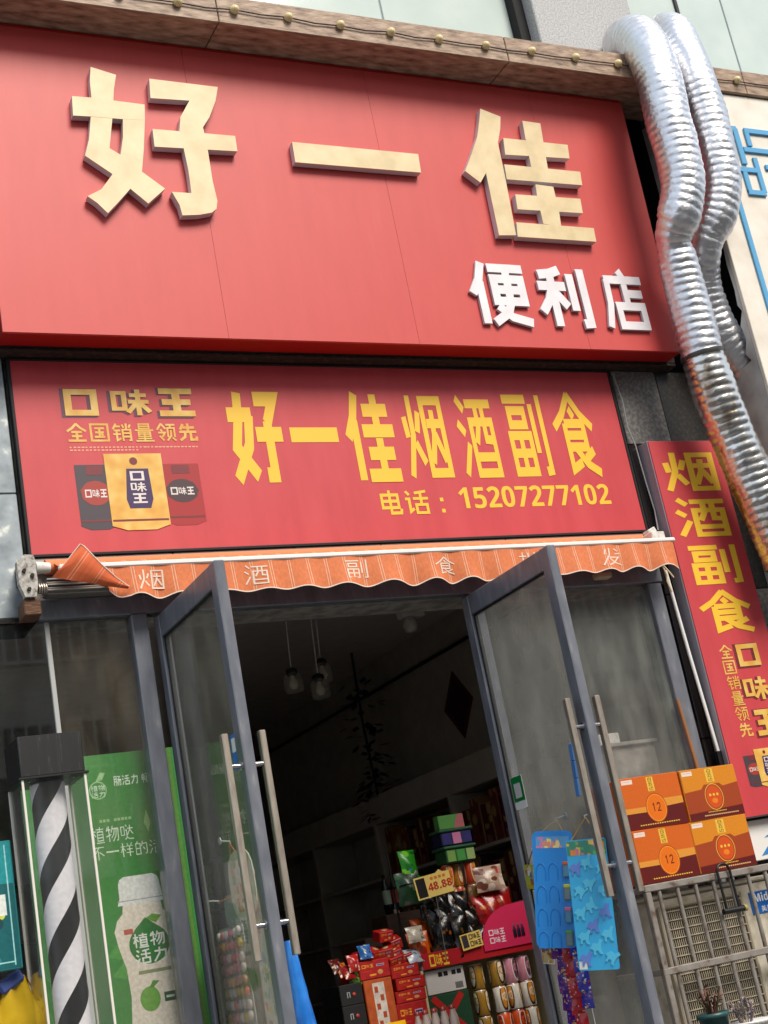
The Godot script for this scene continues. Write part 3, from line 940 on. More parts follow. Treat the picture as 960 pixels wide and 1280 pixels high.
# ---------------------------------------------------------------- flexible ducts
func duct(called: String, label: String, way: Array, s: int, stain_from: float) -> void:
	var o := thing(called, label, "duct", Vector3(way[-1][0], way[-1][1], way[-1][2]), "flexible foil ducts")
	var cv := Curve3D.new()
	cv.bake_interval = 0.01
	for i in way.size():
		var a: Array = way[maxi(i - 1, 0)]
		var b: Array = way[mini(i + 1, way.size() - 1)]
		var d := Vector3(b[0] - a[0], b[1] - a[1], b[2] - a[2]) / 6.0
		cv.add_point(Vector3(way[i][0], way[i][1], way[i][2]), -d, d)
	var total := cv.get_baked_length()
	var marks := []
	for i in way.size():
		marks.append(cv.get_closest_offset(Vector3(way[i][0], way[i][1], way[i][2])))
	var nz := FastNoiseLite.new()
	nz.seed = s
	nz.frequency = 1.0
	nz.fractal_octaves = 3
	var n := 44
	var step := 0.0065
	var cnt := int(total / step)
	var f := []
	var rings := []
	var at := 0
	for i in cnt + 1:
		var u := minf(i * step, total)
		while at < marks.size() - 2 and u > marks[at + 1]:
			at += 1
		var k: float = clampf((u - marks[at]) / maxf(0.001, marks[at + 1] - marks[at]), 0, 1)
		k = k * k * (3 - 2 * k)
		var r: float = lerpf(way[at][3], way[at + 1][3], k)
		var c := cv.sample_baked(u, true)
		var d := (cv.sample_baked(minf(u + 0.01, total), true) - cv.sample_baked(maxf(u - 0.01, 0), true)).normalized()
		if i == 0:
			f = frame_of(d)
		else:
			var x: Vector3 = (f[0] - d * f[0].dot(d)).normalized()
			f = [x, d.cross(x).normalized()]
		var ring := []
		for q in n:
			var th := TAU * q / n
			var ph: float = u / 0.042 + 0.12 * nz.get_noise_3d(cos(th) * 1.5, sin(th) * 1.5, u * 4.0) + th / TAU
			var saw: float = ph - floor(ph)
			var rib: float = pow(sin(saw * PI), 0.6) * 0.0055
			var crease: float = nz.get_noise_3d(cos(th) * 7.0, sin(th) * 7.0, u * 30.0) * 0.0022 + nz.get_noise_3d(cos(th) * 1.6, sin(th) * 1.6, u * 5.0 + 9.0) * 0.005
			ring.append(c + (f[0] * cos(th) + f[1] * sin(th)) * (r * 1.1 - 0.006 + rib + crease))
		rings.append([ring, c])
	var cut := cnt if stain_from >= 1.0 else int(marks[14] / step)
	for part in [[0, cut, m.foil], [cut, cnt, m.foil_stained]]:
		if part[1] <= part[0]:
			continue
		var st := S()
		for i in range(part[0], part[1]):
			for q in n:
				var q2 := (q + 1) % n
				var ra: Array = rings[i][0]
				var rb: Array = rings[i + 1][0]
				face(st, [ra[q], ra[q2], rb[q2], rb[q]], ra[q] - rings[i][1], [], 0)
		put("foil_hose", st, part[2], o)
	# clamp wire at each end and where the hose is tied
	for i in way.size():
		if way[i].size() > 4:
			var st := S()
			var c := cv.sample_baked(marks[i], true)
			var d := (cv.sample_baked(minf(marks[i] + 0.01, total), true) - cv.sample_baked(maxf(marks[i] - 0.01, 0), true)).normalized()
			tube(st, [c - d * way[i][4], c, c + d * way[i][4]], [way[i][3] * 1.1 + 0.001, way[i][3] * 1.1 + 0.003, way[i][3] * 1.1 + 0.001], 28, false)
			put("clamp_band", st, m.tape, o)

func ducts() -> void:
	duct("foil_duct", "fatter silver duct with brown stains, running down past the red sign corner", [[5.02, 6.081, 0.12, 0.104, 0.01], [4.911, 6.012, 0.28, 0.11], [4.88, 5.929, 0.4, 0.113], [4.839, 5.758, 0.5, 0.111], [4.819, 5.557, 0.54, 0.109], [4.796, 5.327, 0.55, 0.108], [4.795, 5.135, 0.55, 0.107], [4.785, 4.927, 0.54, 0.104], [4.739, 4.761, 0.5, 0.102], [4.723, 4.687, 0.45, 0.09], [4.728, 4.631, 0.42, 0.080], [4.744, 4.55, 0.4, 0.092], [4.758, 4.415, 0.38, 0.096], [4.776, 4.155, 0.36, 0.099], [4.782, 4.049, 0.35, 0.099, 0.012], [4.82, 3.816, 0.33, 0.107], [4.874, 3.615, 0.31, 0.104], [4.925, 3.416, 0.3, 0.108], [4.967, 3.203, 0.3, 0.107], [5.009, 2.95, 0.3, 0.106]], 3, 0.60)
	duct("foil_duct", "thinner silver duct that turns into a torn hole in the cream signboard", [[5.335, 6.179, 0.1, 0.097], [5.222, 6.115, 0.26, 0.099], [5.169, 6.007, 0.38, 0.102], [5.126, 5.807, 0.46, 0.1], [5.106, 5.612, 0.5, 0.101], [5.105, 5.39, 0.51, 0.1], [5.096, 5.191, 0.51, 0.099], [5.084, 4.978, 0.5, 0.096], [5.034, 4.807, 0.46, 0.094], [4.98, 4.705, 0.4, 0.083], [4.972, 4.633, 0.36, 0.078], [4.998, 4.535, 0.27, 0.086], [5.035, 4.394, 0.22, 0.092], [5.085, 4.243, 0.20, 0.096], [5.165, 4.125, 0.18, 0.097], [5.25, 4.021, 0.16, 0.097]], 11, 1.0)

# ---------------------------------------------------------------- awning
func wave(x: float) -> float:
	return sin(x * 33.0 + 0.9 * sin(x * 3.1) + 0.5 * sin(x * 7.7)) * (0.75 + 0.35 * sin(x * 4.3 + 1.0))

func hang(x: float, y: float) -> float:
	var t := clampf((3.135 - y) / 0.13, 0.0, 1.0)
	return 0.166 + (0.004 + 0.014 * t * t) * wave(x) + 0.006 * t * sin(x * 5.3)

func awning() -> void:
	var o := thing("awning", "short orange striped awning with white characters and scalloped edge over the door", "awning", Vector3(3.0, 3.0, 0.1))
	var im := pic(768, 96, Color(0.87, 0.495, 0.315))
	for k in 8:
		im.fill_rect(Rect2i(40 + k * 96, 0, 3, 96), Color(0.92, 0.76, 0.66))
		im.fill_rect(Rect2i(52 + k * 96, 0, 3, 96), Color(0.92, 0.76, 0.66))
	grain(im, 0.07, 77)
	var cloth := printed(im, 0.8)
	cloth.backlight_enabled = true
	cloth.backlight = Color(0.50, 0.20, 0.08)
	var white_cloth := mat(Color(0.88, 0.80, 0.73), 0.8)
	# roof cloth from the roller to the front bar
	var st := S()
	var x0 := 1.46
	var x1 := 4.46
	var n := 60
	for i in n:
		var a := lerpf(x0, x1, float(i) / n)
		var b := lerpf(x0, x1, float(i + 1) / n)
		for k in 4:
			var t0 := k / 4.0
			var t1 := (k + 1) / 4.0
			var f := func(t: float) -> Vector3: return Vector3(0, lerpf(3.222, 3.158, t) - 0.010 * sin(t * PI), lerpf(0.03, 0.15, t))
			var p0: Vector3 = f.call(t0)
			var p1: Vector3 = f.call(t1)
			face(st, [p0 + Vector3.RIGHT * a, p0 + Vector3.RIGHT * b, p1 + Vector3.RIGHT * b, p1 + Vector3.RIGHT * a], Vector3(0, 1, 1), [Vector2(a / 0.68, 0), Vector2(b / 0.68, 0), Vector2(b / 0.68, 1), Vector2(a / 0.68, 1)], 0)
	put("roof_cloth", st, cloth, o)
	st = S()
	span(st, Vector3(x0 - 0.01, 3.136, 0.145), Vector3(x1 + 0.01, 3.157, 0.172), 0.005)
	put("front_bar", st, m.white, o)
	st = S()
	tube(st, [Vector3(x0 - 0.03, 3.19, 0.035), Vector3(x1 + 0.02, 3.19, 0.035)], 0.03, 14)
	put("roller", st, mat(Color(0.86, 0.50, 0.33), 0.8), o)
	# valance
	st = S()
	var edge := S()
	n = 220
	for i in n:
		var q := []
		for e in 2:
			var x := lerpf(1.63, 4.455, float(i + e) / n)
			var bot := 3.006 + 0.011 * wave(x + 0.02) - 0.004 * sin(x * 2.3) + 0.03 * clampf((1.72 - x) / 0.09, 0.0, 1.0)
			var col := []
			for k in 7:
				var y := lerpf(3.136, bot, k / 6.0)
				col.append([Vector3(x + 0.006 * (k / 6.0), y, hang(x, y)), Vector2(x / 0.68, k / 6.0)])
			q.append(col)
		for k in 6:
			var a: Array = q[0][k]
			var b: Array = q[1][k]
			var c: Array = q[1][k + 1]
			var d: Array = q[0][k + 1]
			face(st, [a[0], b[0], c[0], d[0]], Vector3(0, 0, 1), [a[1], b[1], c[1], d[1]], 0)
		var l: Vector3 = q[0][6][0]
		var r: Vector3 = q[1][6][0]
		face(edge, [l + Vector3(0, 0, 0.0015), r + Vector3(0, 0, 0.0015), r + Vector3(0, 0.005, 0.0015), l + Vector3(0, 0.005, 0.0015)], Vector3(0, 0, 1), [], 0)
	put("valance", st, cloth, o)
	put("hem", edge, white_cloth, o)
	for a in [["烟", [1.758, 3.121, 1.872, 3.035]], ["酒", [2.214, 3.12, 2.324, 3.033]], ["副", [2.676, 3.12, 2.79, 3.034]], ["食", [3.115, 3.115, 3.222, 3.032]], ["批", [3.56, 3.118, 3.67, 3.032]], ["发", [4.01, 3.119, 4.13, 3.029]]]:
		st = S()
		var g: Array = G[a[0]]
		for k in range(1, g.size()):
			for q in stroke_pieces(g[k], g[0] * 0.72):
				var p := []
				for v in q:
					var x: float = lerpf(a[1][0], a[1][2], v.x / 100.0)
					var y: float = lerpf(a[1][1], a[1][3], v.y / 100.0)
					p.append(Vector3(x, y, hang(x, y) + 0.0015 + 0.0001 * k))
				face(st, p, Vector3(0, 0, 1))
		put("character", st, white_cloth, o)
	# the loose left end of the valance, blown up over the bar
	var back := printed(im, 0.8)
	back.albedo_color = Color(0.97, 0.82, 0.76)
	st = S()
	var lower := [Vector3(1.415, 3.104, 0.175), Vector3(1.48, 3.084, 0.19), Vector3(1.547, 3.066, 0.20), Vector3(1.62, 3.05, 0.195), Vector3(1.71, 3.04, 0.178)]
	var upper := [Vector3(1.462, 3.145, 0.20), Vector3(1.53, 3.213, 0.235), Vector3(1.60, 3.128, 0.235), Vector3(1.66, 3.078, 0.21), Vector3(1.715, 3.048, 0.182)]
	for i in 4:
		for k in 4:
			var f := func(u: float, v: float) -> Vector3: return lower[i].lerp(lower[i + 1], u).lerp(upper[i].lerp(upper[i + 1], u), v) + Vector3(0, 0, 0.012 * sin(v * PI))
			var q := [f.call(0.0, k / 4.0), f.call(1.0, k / 4.0), f.call(1.0, (k + 1) / 4.0), f.call(0.0, (k + 1) / 4.0)]
			var uv := []
			for v in q:
				uv.append(Vector2((v.x * 0.75 - v.y * 0.62) / 0.68, 0.5))
			face(st, q, Vector3(0, 0, 1), uv, 0)
	put("folded_flap", st, back, o)
	st = S()
	tube(st, [upper[0], upper[1] + Vector3(-0.003, 0.002, 0), upper[1] + Vector3(0.01, -0.008, 0), upper[2], upper[3], upper[4]], 0.003, 6)
	put("flap_hem", st, white_cloth, o)
	# ribbed box behind the flap
	st = S()
	for k in 5:
		span(st, Vector3(1.405, 3.062 + k * 0.011, 0.03), Vector3(1.80, 3.070 + k * 0.011, 0.135 - 0.008 * (k % 2)), 0.002)
	span(st, Vector3(1.41, 3.058, 0.03), Vector3(4.44, 3.12, 0.10), 0.003)
	put("cassette", st, mat(Color(0.55, 0.53, 0.51), 0.4, 0.5), o)
	st = S()
	span(st, Vector3(4.36, 3.155, 0.05), Vector3(4.44, 3.20, 0.14), 0.004)
	box(st, Vector3(4.40, 3.215, 0.08), Vector3(0.05, 0.03, 0.05), 0.004, Basis(Vector3(0, 0, 1), 0.4))
	put("end_bracket", st, m.white_paint, o)
	st = S()
	box(st, Vector3(4.05, 3.005, 0.09), Vector3(0.085, 0.03, 0.05), 0.006)
	put("lamp_holder", st, mat(Color(0.66, 0.60, 0.50), 0.6), o)
	st = S()
	tube(st, [Vector3(4.36, 3.02, 0.16), Vector3(4.37, 2.97, 0.165), Vector3(4.365, 2.94, 0.16), Vector3(4.38, 2.885, 0.16)], 0.004, 6)
	tube(st, [Vector3(4.36, 3.02, 0.165), Vector3(4.385, 2.98, 0.17), Vector3(4.405, 2.955, 0.165)], 0.004, 6)
	put("loose_cord", st, mat(Color(0.80, 0.72, 0.58), 0.7), o)
	# bracket at the left end
	var b := thing("awning_bracket", "white metal bracket with bolts holding the awning's left end", "bracket", Vector3(1.34, 2.97, 0.08))
	st = S()
	prism(st, PackedVector2Array([Vector2(1.298, 3.19), Vector2(1.300, 3.10), Vector2(1.318, 3.045), Vector2(1.36, 3.045), Vector2(1.372, 3.09), Vector2(1.372, 3.19), Vector2(1.366, 3.215), Vector2(1.33, 3.218)]), 0.09, 0.125)
	put("plate", st, worn(130, [[0.0, Color(0.30, 0.24, 0.20)], [0.4, Color(0.60, 0.58, 0.55)], [1.0, Color(0.78, 0.78, 0.77)]], Vector3.ONE * 5.0, 0.5, 0.015), b)
	st = S()
	span(st, Vector3(1.318, 3.12, -0.004), Vector3(1.36, 3.20, 0.0895), 0.003)
	put("arm", st, m.rust, b)
	for a in [[1.322, 3.15], [1.352, 3.13], [1.335, 3.075]]:
		st = S()
		tube(st, [Vector3(a[0], a[1], 0.124), Vector3(a[0], a[1], 0.136)], 0.008, 6)
		put("bolt", st, m.rust, b)
	st = S()
	tube(st, [Vector3(1.373, 3.165, 0.108), Vector3(1.43, 3.165, 0.108)], [0.026, 0.02], 14)
	put("roller_cap", st, m.white_paint, b)
	st = S()
	for k in 4:
		tube(st, [Vector3(1.374 + k * 0.009, 3.08, 0.11), Vector3(1.379 + k * 0.009, 3.08, 0.11)], 0.022, 12)
	put("spring", st, m.steel, b)
	st = S()
	span(st, Vector3(1.312, 2.975, 0.0), Vector3(1.378, 3.042, 0.11), 0.004)
	put("wood_block", st, m.block, b)

# ---------------------------------------------------------------- frame, panes and the two open leaves
func glazing(o: Node3D, a: Vector3, b: Vector3, film: Material) -> void:
	var st := S()
	span(st, a, b)
	var g := put("pane", st, m.glass, o)
	st = S()
	if absf(b.z - a.z) < absf(b.x - a.x):
		face(st, [Vector3(a.x, a.y, b.z + 0.001), Vector3(b.x, a.y, b.z + 0.001), Vector3(b.x, b.y, b.z + 0.001), Vector3(a.x, b.y, b.z + 0.001)], Vector3(0, 0, 1))
	else:
		face(st, [Vector3(a.x - 0.001, a.y, a.z), Vector3(a.x - 0.001, a.y, b.z), Vector3(a.x - 0.001, b.y, b.z), Vector3(a.x - 0.001, b.y, a.z)], Vector3(-1, 0, 0))
	put("dust_haze", st, film, g)

func leaf(called: String, label: String, x: float, film: Material) -> Node3D:
	var o := thing(called, label, "door", Vector3(x + 0.021, 0.57, 0.01), "open leaves of the shop door")
	var w := 0.042
	for z in [[0.01, 0.07], [0.70, 0.765]]:
		var st := S()
		span(st, Vector3(x, 0.57, z[0]), Vector3(x + w, 2.957, z[1]), 0.004)
		put("stile", st, m.slate, o)
	var st := S()
	span(st, Vector3(x + 0.001, 2.865, 0.0705), Vector3(x + w - 0.001, 2.955, 0.6995), 0.003)
	put("top_rail", st, m.slate, o)
	st = S()
	span(st, Vector3(x + 0.001, 0.575, 0.0705), Vector3(x + w - 0.001, 0.69, 0.6995), 0.003)
	put("bottom_rail", st, m.slate, o)
	st = S()
	for z in [[0.0705, 0.078], [0.692, 0.6995]]:
		span(st, Vector3(x + 0.012, 0.6905, z[0]), Vector3(x + w - 0.012, 2.8645, z[1]))
	span(st, Vector3(x + 0.012, 2.856, 0.0785), Vector3(x + w - 0.012, 2.8645, 0.6915))
	put("gasket", st, m.gasket, o)
	glazing(o, Vector3(x + 0.017, 0.691, 0.079), Vector3(x + 0.025, 2.855, 0.691), film)
	for s in [-1.0, 1.0]:
		var hx: float = x + w * 0.5 + s * 0.071
		st = S()
		span(st, Vector3(hx - 0.012, 1.545, 0.719), Vector3(hx + 0.012, 2.322, 0.747), 0.003)
		var h := put("handle", st, m.steel, o)
		for y in [1.66, 2.205]:
			st = S()
			var xa: float = x + (w if s > 0 else 0.0)
			tube(st, [Vector3(xa, y, 0.733), Vector3(hx - s * 0.012, y, 0.733)], 0.0095, 12)
			tube(st, [Vector3(xa, y, 0.733), Vector3(xa + s * 0.004, y, 0.733)], 0.017, 14)
			put("standoff", st, m.chrome, h)
	for y in [0.75, 1.75, 2.8]:
		st = S()
		tube(st, [Vector3(x + w * 0.5, y, 0.004), Vector3(x + w * 0.5, y + 0.1, 0.004)], 0.008, 10)
		put("hinge", st, m.chrome, o)
	return o

func shop_front() -> void:
	var o := thing("door_frame", "slate grey metal frame with glazed side panes around the open doorway", "door frame", Vector3(2.9, 0.55, 0.0))
	var st := S()
	span(st, Vector3(1.385, 2.977, -0.034), Vector3(4.448, 3.057, 0.028), 0.004)
	put("lintel", st, m.slate, o)
	st = S()
	span(st, Vector3(-1.2, 2.977, -0.24), Vector3(1.384, 2.998, 0.0), 0.002)
	put("lintel", st, m.granite_black, o)
	for a in [[1.755, 1.822, -0.05, 0.032], [3.352, 3.41, -0.05, 0.025], [4.362, 4.44, -0.05, 0.02]]:
		st = S()
		span(st, Vector3(a[0], 0.552, a[2]), Vector3(a[1], 2.976, a[3]), 0.004)
		put("post", st, m.slate, o)
	st = S()
	for a in [[0.2, 1.754], [3.411, 4.361]]:
		span(st, Vector3(a[0], 0.552, -0.04), Vector3(a[1], 0.64, 0.018), 0.003)
	put("bottom_rail", st, m.slate, o)
	var brown_film := hazy_dust(81, 0.03, 0.20, Color(0.58, 0.54, 0.47))  # brown of the building mirrored in the pane, put into the film
	glazing(o, Vector3(1.431, 0.641, -0.018), Vector3(1.754, 2.976, -0.008), brown_film)
	glazing(o, Vector3(0.2, 0.641, -0.019), Vector3(1.409, 2.976, -0.009), hazy_dust(82, 0.0, 0.06, Color(0.45, 0.48, 0.48)))
	glazing(o, Vector3(3.411, 0.641, -0.018), Vector3(4.361, 2.976, -0.008), hazy_dust(83, 0.10, 0.34, Color(0.62, 0.64, 0.62)))
	glazing(o, Vector3(1.8225, 0.641, -0.018), Vector3(1.86, 2.976, -0.008), brown_film)
	st = S()
	span(st, Vector3(1.411, 0.641, -0.022), Vector3(1.4295, 2.976, -0.003), 0.002)
	put("sealing_strip", st, mat(Color(0.66, 0.67, 0.66), 0.6), o)
	leaf("door_leaf", "open left glass door leaf with toy packs hung on its inner side", 1.855, hazy_dust(85, 0.07, 0.30, Color(0.66, 0.65, 0.58)))
	leaf("door_leaf", "open right glass door leaf with blue toy cards hung on it", 3.305, hazy_dust(86, 0.16, 0.60, Color(0.68, 0.66, 0.60)))
	st = S()
	org = Vector3(4.37, 0.6, 0.03)
	tube(st, [Vector3(4.352, 2.39, 0.034), Vector3(4.372, 2.05, 0.034), Vector3(4.42, 1.2, 0.036), Vector3(4.45, 0.6, 0.037)], 0.009, 8)
	single("wooden_stick", st, mat(Color(0.58, 0.38, 0.22), 0.7), org, "thin brown wooden stick leaning on the right door post", "stick")

# ---------------------------------------------------------------- barber pole and what stands by the left window
func barber_pole() -> void:
	var o := thing("barber_pole", "black and white spiral barber pole in a clear square case", "barber pole", Vector3(1.252, 0.276, 0.395))
	var cap := worn(91, [[0.0, Color(0.05, 0.05, 0.055)], [0.66, Color(0.075, 0.075, 0.08)], [0.70, Color(0.24, 0.24, 0.24)], [0.73, Color(0.08, 0.08, 0.085)], [1.0, Color(0.10, 0.10, 0.10)]], Vector3(7.0, 0.35, 7.0), 0.45, 0.012, 0.0, 0.0, 4)
	var st := S()
	span(st, Vector3(1.140, 2.287, 0.285), Vector3(1.364, 2.43, 0.505), 0.003)
	put("cap", st, cap, o)
	st = S()
	span(st, Vector3(1.130, 2.279, 0.275), Vector3(1.374, 2.2865, 0.515), 0.001)
	put("cap_flange", st, m.black, o)
	st = S()
	span(st, Vector3(1.140, 0.276, 0.285), Vector3(1.364, 0.42, 0.505), 0.004)
	put("base", st, m.black, o)
	for x in [1.1455, 1.3585]:
		st = S()
		span(st, Vector3(x - 0.0015, 0.421, 0.2905), Vector3(x + 0.0015, 2.2785, 0.4995))
		put("clear_panel", st, m.acrylic, o)
	for z in [0.2895, 0.5005]:
		st = S()
		span(st, Vector3(1.148, 0.421, z - 0.0015), Vector3(1.356, 2.2785, z + 0.0015))
		put("clear_panel", st, m.acrylic, o)
	for x in [1.143, 1.361]:
		for z in [0.286, 0.504]:
			st = S()
			span(st, Vector3(x - 0.004, 0.421, z - 0.004), Vector3(x + 0.004, 2.2785, z + 0.004), 0.001)
			put("corner_strip", st, mat(Color(0.86, 0.84, 0.80), 0.5), o)
	var c := Vector3(1.252, 0, 0.395)
	st = S()
	tube(st, [c + Vector3.UP * 0.43, c + Vector3.UP * 2.275], 0.0595, 40)
	put("cylinder", st, mat(Color(0.055, 0.055, 0.06), 0.35), o)
	var band := worn(92, [[0.0, Color(0.80, 0.80, 0.82)], [1.0, Color(0.90, 0.89, 0.90)]], Vector3(6, 6, 6), 0.35)
	# two white bands wound round the cylinder, each standing 0.7 mm proud
	for k in 2:
		st = S()
		var pitch := 0.50
		var width := 0.135
		var steps := 290
		for i in steps:
			for q in 3:
				var p := []
				for e in [[0, 0], [1, 0], [1, 1], [0, 1]]:
					var th: float = (i + e[0]) * TAU / 64.0
					var y: float = 0.43 + (i + e[0]) * pitch / 64.0 + k * pitch / 2 + (q + e[1]) / 3.0 * width - 0.28
					y = clampf(y, 0.432, 2.272)
					p.append(c + Vector3(cos(-th + 0.6) * 0.0603, y, sin(-th + 0.6) * 0.0603))
				if p[0].distance_to(p[2]) > 0.002 and absf(p[0].y - p[3].y) > 0.001 and absf(p[1].y - p[2].y) > 0.001:
					var mid: Vector3 = (p[0] + p[2]) * 0.5 - c
					mid.y = 0
					face(st, p, mid, [], 0)
		put("white_band", st, band, o)
	for a in [[1.175, 0.47], [1.33, 0.47]]:
		st = S()
		tube(st, [Vector3(a[0], 2.2784, a[1]), Vector3(a[0], 2.274, a[1])], 0.006, 8)
		put("screw", st, m.chrome, o)

func window_things() -> void:
	# green drink poster behind the left pane: 1008 dots to the metre
	var im := pic(660, 1900, Color(0.20, 0.54, 0.22))
	var at := func(x: float, y: float) -> Vector2: return Vector2((x - 1.27) * 1008.0, (2.445 - y) * 1008.0)
	var rr := func(x0: float, y0: float, x1: float, y1: float) -> Rect2: return Rect2((x0 - 1.27) * 1008.0, (2.445 - y0) * 1008.0, (x1 - x0) * 1008.0, (y0 - y1) * 1008.0)
	var lime := Color(0.38, 0.60, 0.22)
	im.fill_rect(Rect2i(590, 0, 26, 1900), lime)
	for k in 7:
		var x := rng.randf_range(1.30, 1.78)
		var y := rng.randf_range(1.3, 1.75)
		ink(im, [at.call(x, y), at.call(x + 0.05, y + 0.05), at.call(x + 0.12, y + 0.04), at.call(x + 0.06, y - 0.02)], Color(0.30, 0.63, 0.26))
	var pale := Color(0.90, 0.95, 0.88)
	ink_oval(im, at.call(1.569, 2.305), 36, 36, Color(0.62, 0.80, 0.58))
	ink_oval(im, at.call(1.569, 2.305), 31, 31, Color(0.22, 0.56, 0.24))
	ink(im, [at.call(1.56, 2.335), at.call(1.585, 2.375), at.call(1.605, 2.37), at.call(1.59, 2.345)], Color(0.62, 0.80, 0.58))
	ink_words(im, "植物", rr.call(1.542, 2.326, 1.60, 2.303), pale)
	ink_words(im, "活力", rr.call(1.542, 2.30, 1.60, 2.277), pale)
	ink_words(im, "肠活力", rr.call(1.635, 2.355, 1.74, 2.315), pale, 1.3)
	ink_words(im, "畅", rr.call(1.75, 2.355, 1.785, 2.315), pale, 1.3)
	for k in 9:
		if k != 3:
			im.fill_rect(Rect2i(int(at.call(1.56 + k * 0.0145, 2.19).x), int(at.call(0, 2.19).y), 11, 11), Color(0.62, 0.78, 0.55))
	ink_words(im, "植物哒", rr.call(1.52, 2.165, 1.695, 2.10), pale, 0.8)
	ink_words(im, "不一样的活力", rr.call(1.514, 2.092, 1.86, 2.036), pale, 0.8)
	ink(im, [at.call(1.735, 2.16), at.call(1.75, 2.21), at.call(1.762, 2.16), at.call(1.75, 2.12)], Color(0.55, 0.75, 0.45))
	var milk := Color(0.93, 0.90, 0.84)
	ink(im, [at.call(1.61, 1.86), at.call(1.76, 1.86), at.call(1.765, 1.82), at.call(1.80, 1.79), at.call(1.815, 1.74), at.call(1.80, 1.68), at.call(1.785, 1.60), at.call(1.775, 1.50), at.call(1.79, 1.40), at.call(1.81, 1.25), at.call(1.81, 0.9), at.call(1.57, 0.9), at.call(1.57, 1.25), at.call(1.59, 1.42), at.call(1.60, 1.52), at.call(1.595, 1.62), at.call(1.575, 1.70), at.call(1.565, 1.76), at.call(1.58, 1.80), at.call(1.605, 1.825)], milk)
	ink(im, [at.call(1.601, 1.935), at.call(1.608, 1.952), at.call(1.625, 1.962), at.call(1.74, 1.962), at.call(1.757, 1.952), at.call(1.764, 1.935), at.call(1.77, 1.88), at.call(1.775, 1.855), at.call(1.59, 1.855), at.call(1.60, 1.88)], Color(0.92, 0.93, 0.92))
	im.fill_rect(Rect2i(rr.call(1.592, 1.872, 1.774, 1.868)), Color(0.66, 0.68, 0.68))
	ink(im, [at.call(1.69, 1.795), at.call(1.72, 1.81), at.call(1.755, 1.80), at.call(1.73, 1.775)], Color(0.42, 0.66, 0.25))
	ink_oval(im, at.call(1.695, 1.70), 80, 74, Color(0.16, 0.50, 0.22))
	ink(im, [at.call(1.64, 1.755), at.call(1.69, 1.80), at.call(1.74, 1.76)], Color(0.16, 0.50, 0.22))
	ink_words(im, "植物", rr.call(1.632, 1.745, 1.765, 1.69), Color(0.95, 0.96, 0.94), 1.25)
	ink_words(im, "活力", rr.call(1.636, 1.685, 1.769, 1.63), Color(0.95, 0.96, 0.94), 1.25)
	im.fill_rect(Rect2i(rr.call(1.602, 1.765, 1.638, 1.745)), Color(0.78, 0.36, 0.30))
	im.fill_rect(Rect2i(rr.call(1.64, 1.605, 1.77, 1.592)), Color(0.55, 0.60, 0.44))
	ink_oval(im, at.call(1.672, 1.50), 40, 46, Color(0.45, 0.68, 0.30))
	ink(im, [at.call(1.672, 1.54), at.call(1.69, 1.565), at.call(1.715, 1.56), at.call(1.69, 1.54)], Color(0.36, 0.60, 0.24))
	im.fill_rect(Rect2i(rr.call(1.728, 1.515, 1.775, 1.48)), Color(0.12, 0.36, 0.20))
	im.fill_rect(Rect2i(rr.call(1.735, 1.502, 1.768, 1.493)), Color(0.85, 0.90, 0.85))
	grain(im, 0.10, 4)
	var o := thing("poster_stand", "green drink poster with a milk bottle behind the left window pane", "poster", Vector3(1.567, 0.551, -0.1))
	var st := S()
	card(st, Vector3(1.5975, 1.5025, -0.0985), 0.655, 1.885)
	put("poster", st, printed(im, 0.5), o)
	st = S()
	span(st, Vector3(1.27, 0.562, -0.106), Vector3(1.925, 2.444, -0.099))
	put("backing_board", st, m.white, o)
	st = S()
	span(st, Vector3(1.25, 0.551, -0.16), Vector3(1.94, 0.60, -0.107), 0.004)
	put("foot", st, m.steel, o)
	# pale printed border strip further right and things inside the left window
	# teal board at the left edge
	im = pic(256, 360, Color(0.05, 0.36, 0.38))
	im.fill_rect(Rect2i(0, 0, 256, 120), Color(0.10, 0.55, 0.57))
	for k in 12:
		ink_oval(im, Vector2(rng.randf_range(10, 240), rng.randf_range(200, 340)), rng.randf_range(6, 20), rng.randf_range(6, 20), [Color(0.75, 0.78, 0.30), Color(0.08, 0.25, 0.28), Color(0.15, 0.48, 0.50)][k % 3])
	im.fill_rect(Rect2i(120, 150, 110, 60), Color(0.85, 0.87, 0.85))
	im.fill_rect(Rect2i(238, 8, 4, 344), Color(0.60, 0.80, 0.80))
	im.fill_rect(Rect2i(8, 340, 234, 4), Color(0.60, 0.80, 0.80))
	grain(im, 0.1, 5)
	o = thing("advert_board", "teal printed board cut by the left picture edge beside the barber pole", "board", Vector3(0.95, 0.276, 0.36))
	st = S()
	card(st, Vector3(0.955, 1.885, 0.3715), 0.30, 0.42)
	put("print", st, printed(im, 0.4), o)
	st = S()
	span(st, Vector3(0.80, 1.67, 0.355), Vector3(1.11, 2.10, 0.371), 0.003)
	put("board", st, mat(Color(0.12, 0.48, 0.50), 0.4), o)
	st = S()
	tube(st, [Vector3(0.95, 0.276, 0.362), Vector3(0.95, 1.67, 0.362)], 0.012, 8)
	span(st, Vector3(0.85, 0.276, 0.30), Vector3(1.08, 0.29, 0.42), 0.003)
	put("stand", st, m.black, o)
	# yellow cloth hung under it
	st = S()
	org = Vector3(1.10, 1.3, 0.30)
	var nz := FastNoiseLite.new()
	nz.seed = 8
	nz.frequency = 4.0
	var rows := 26
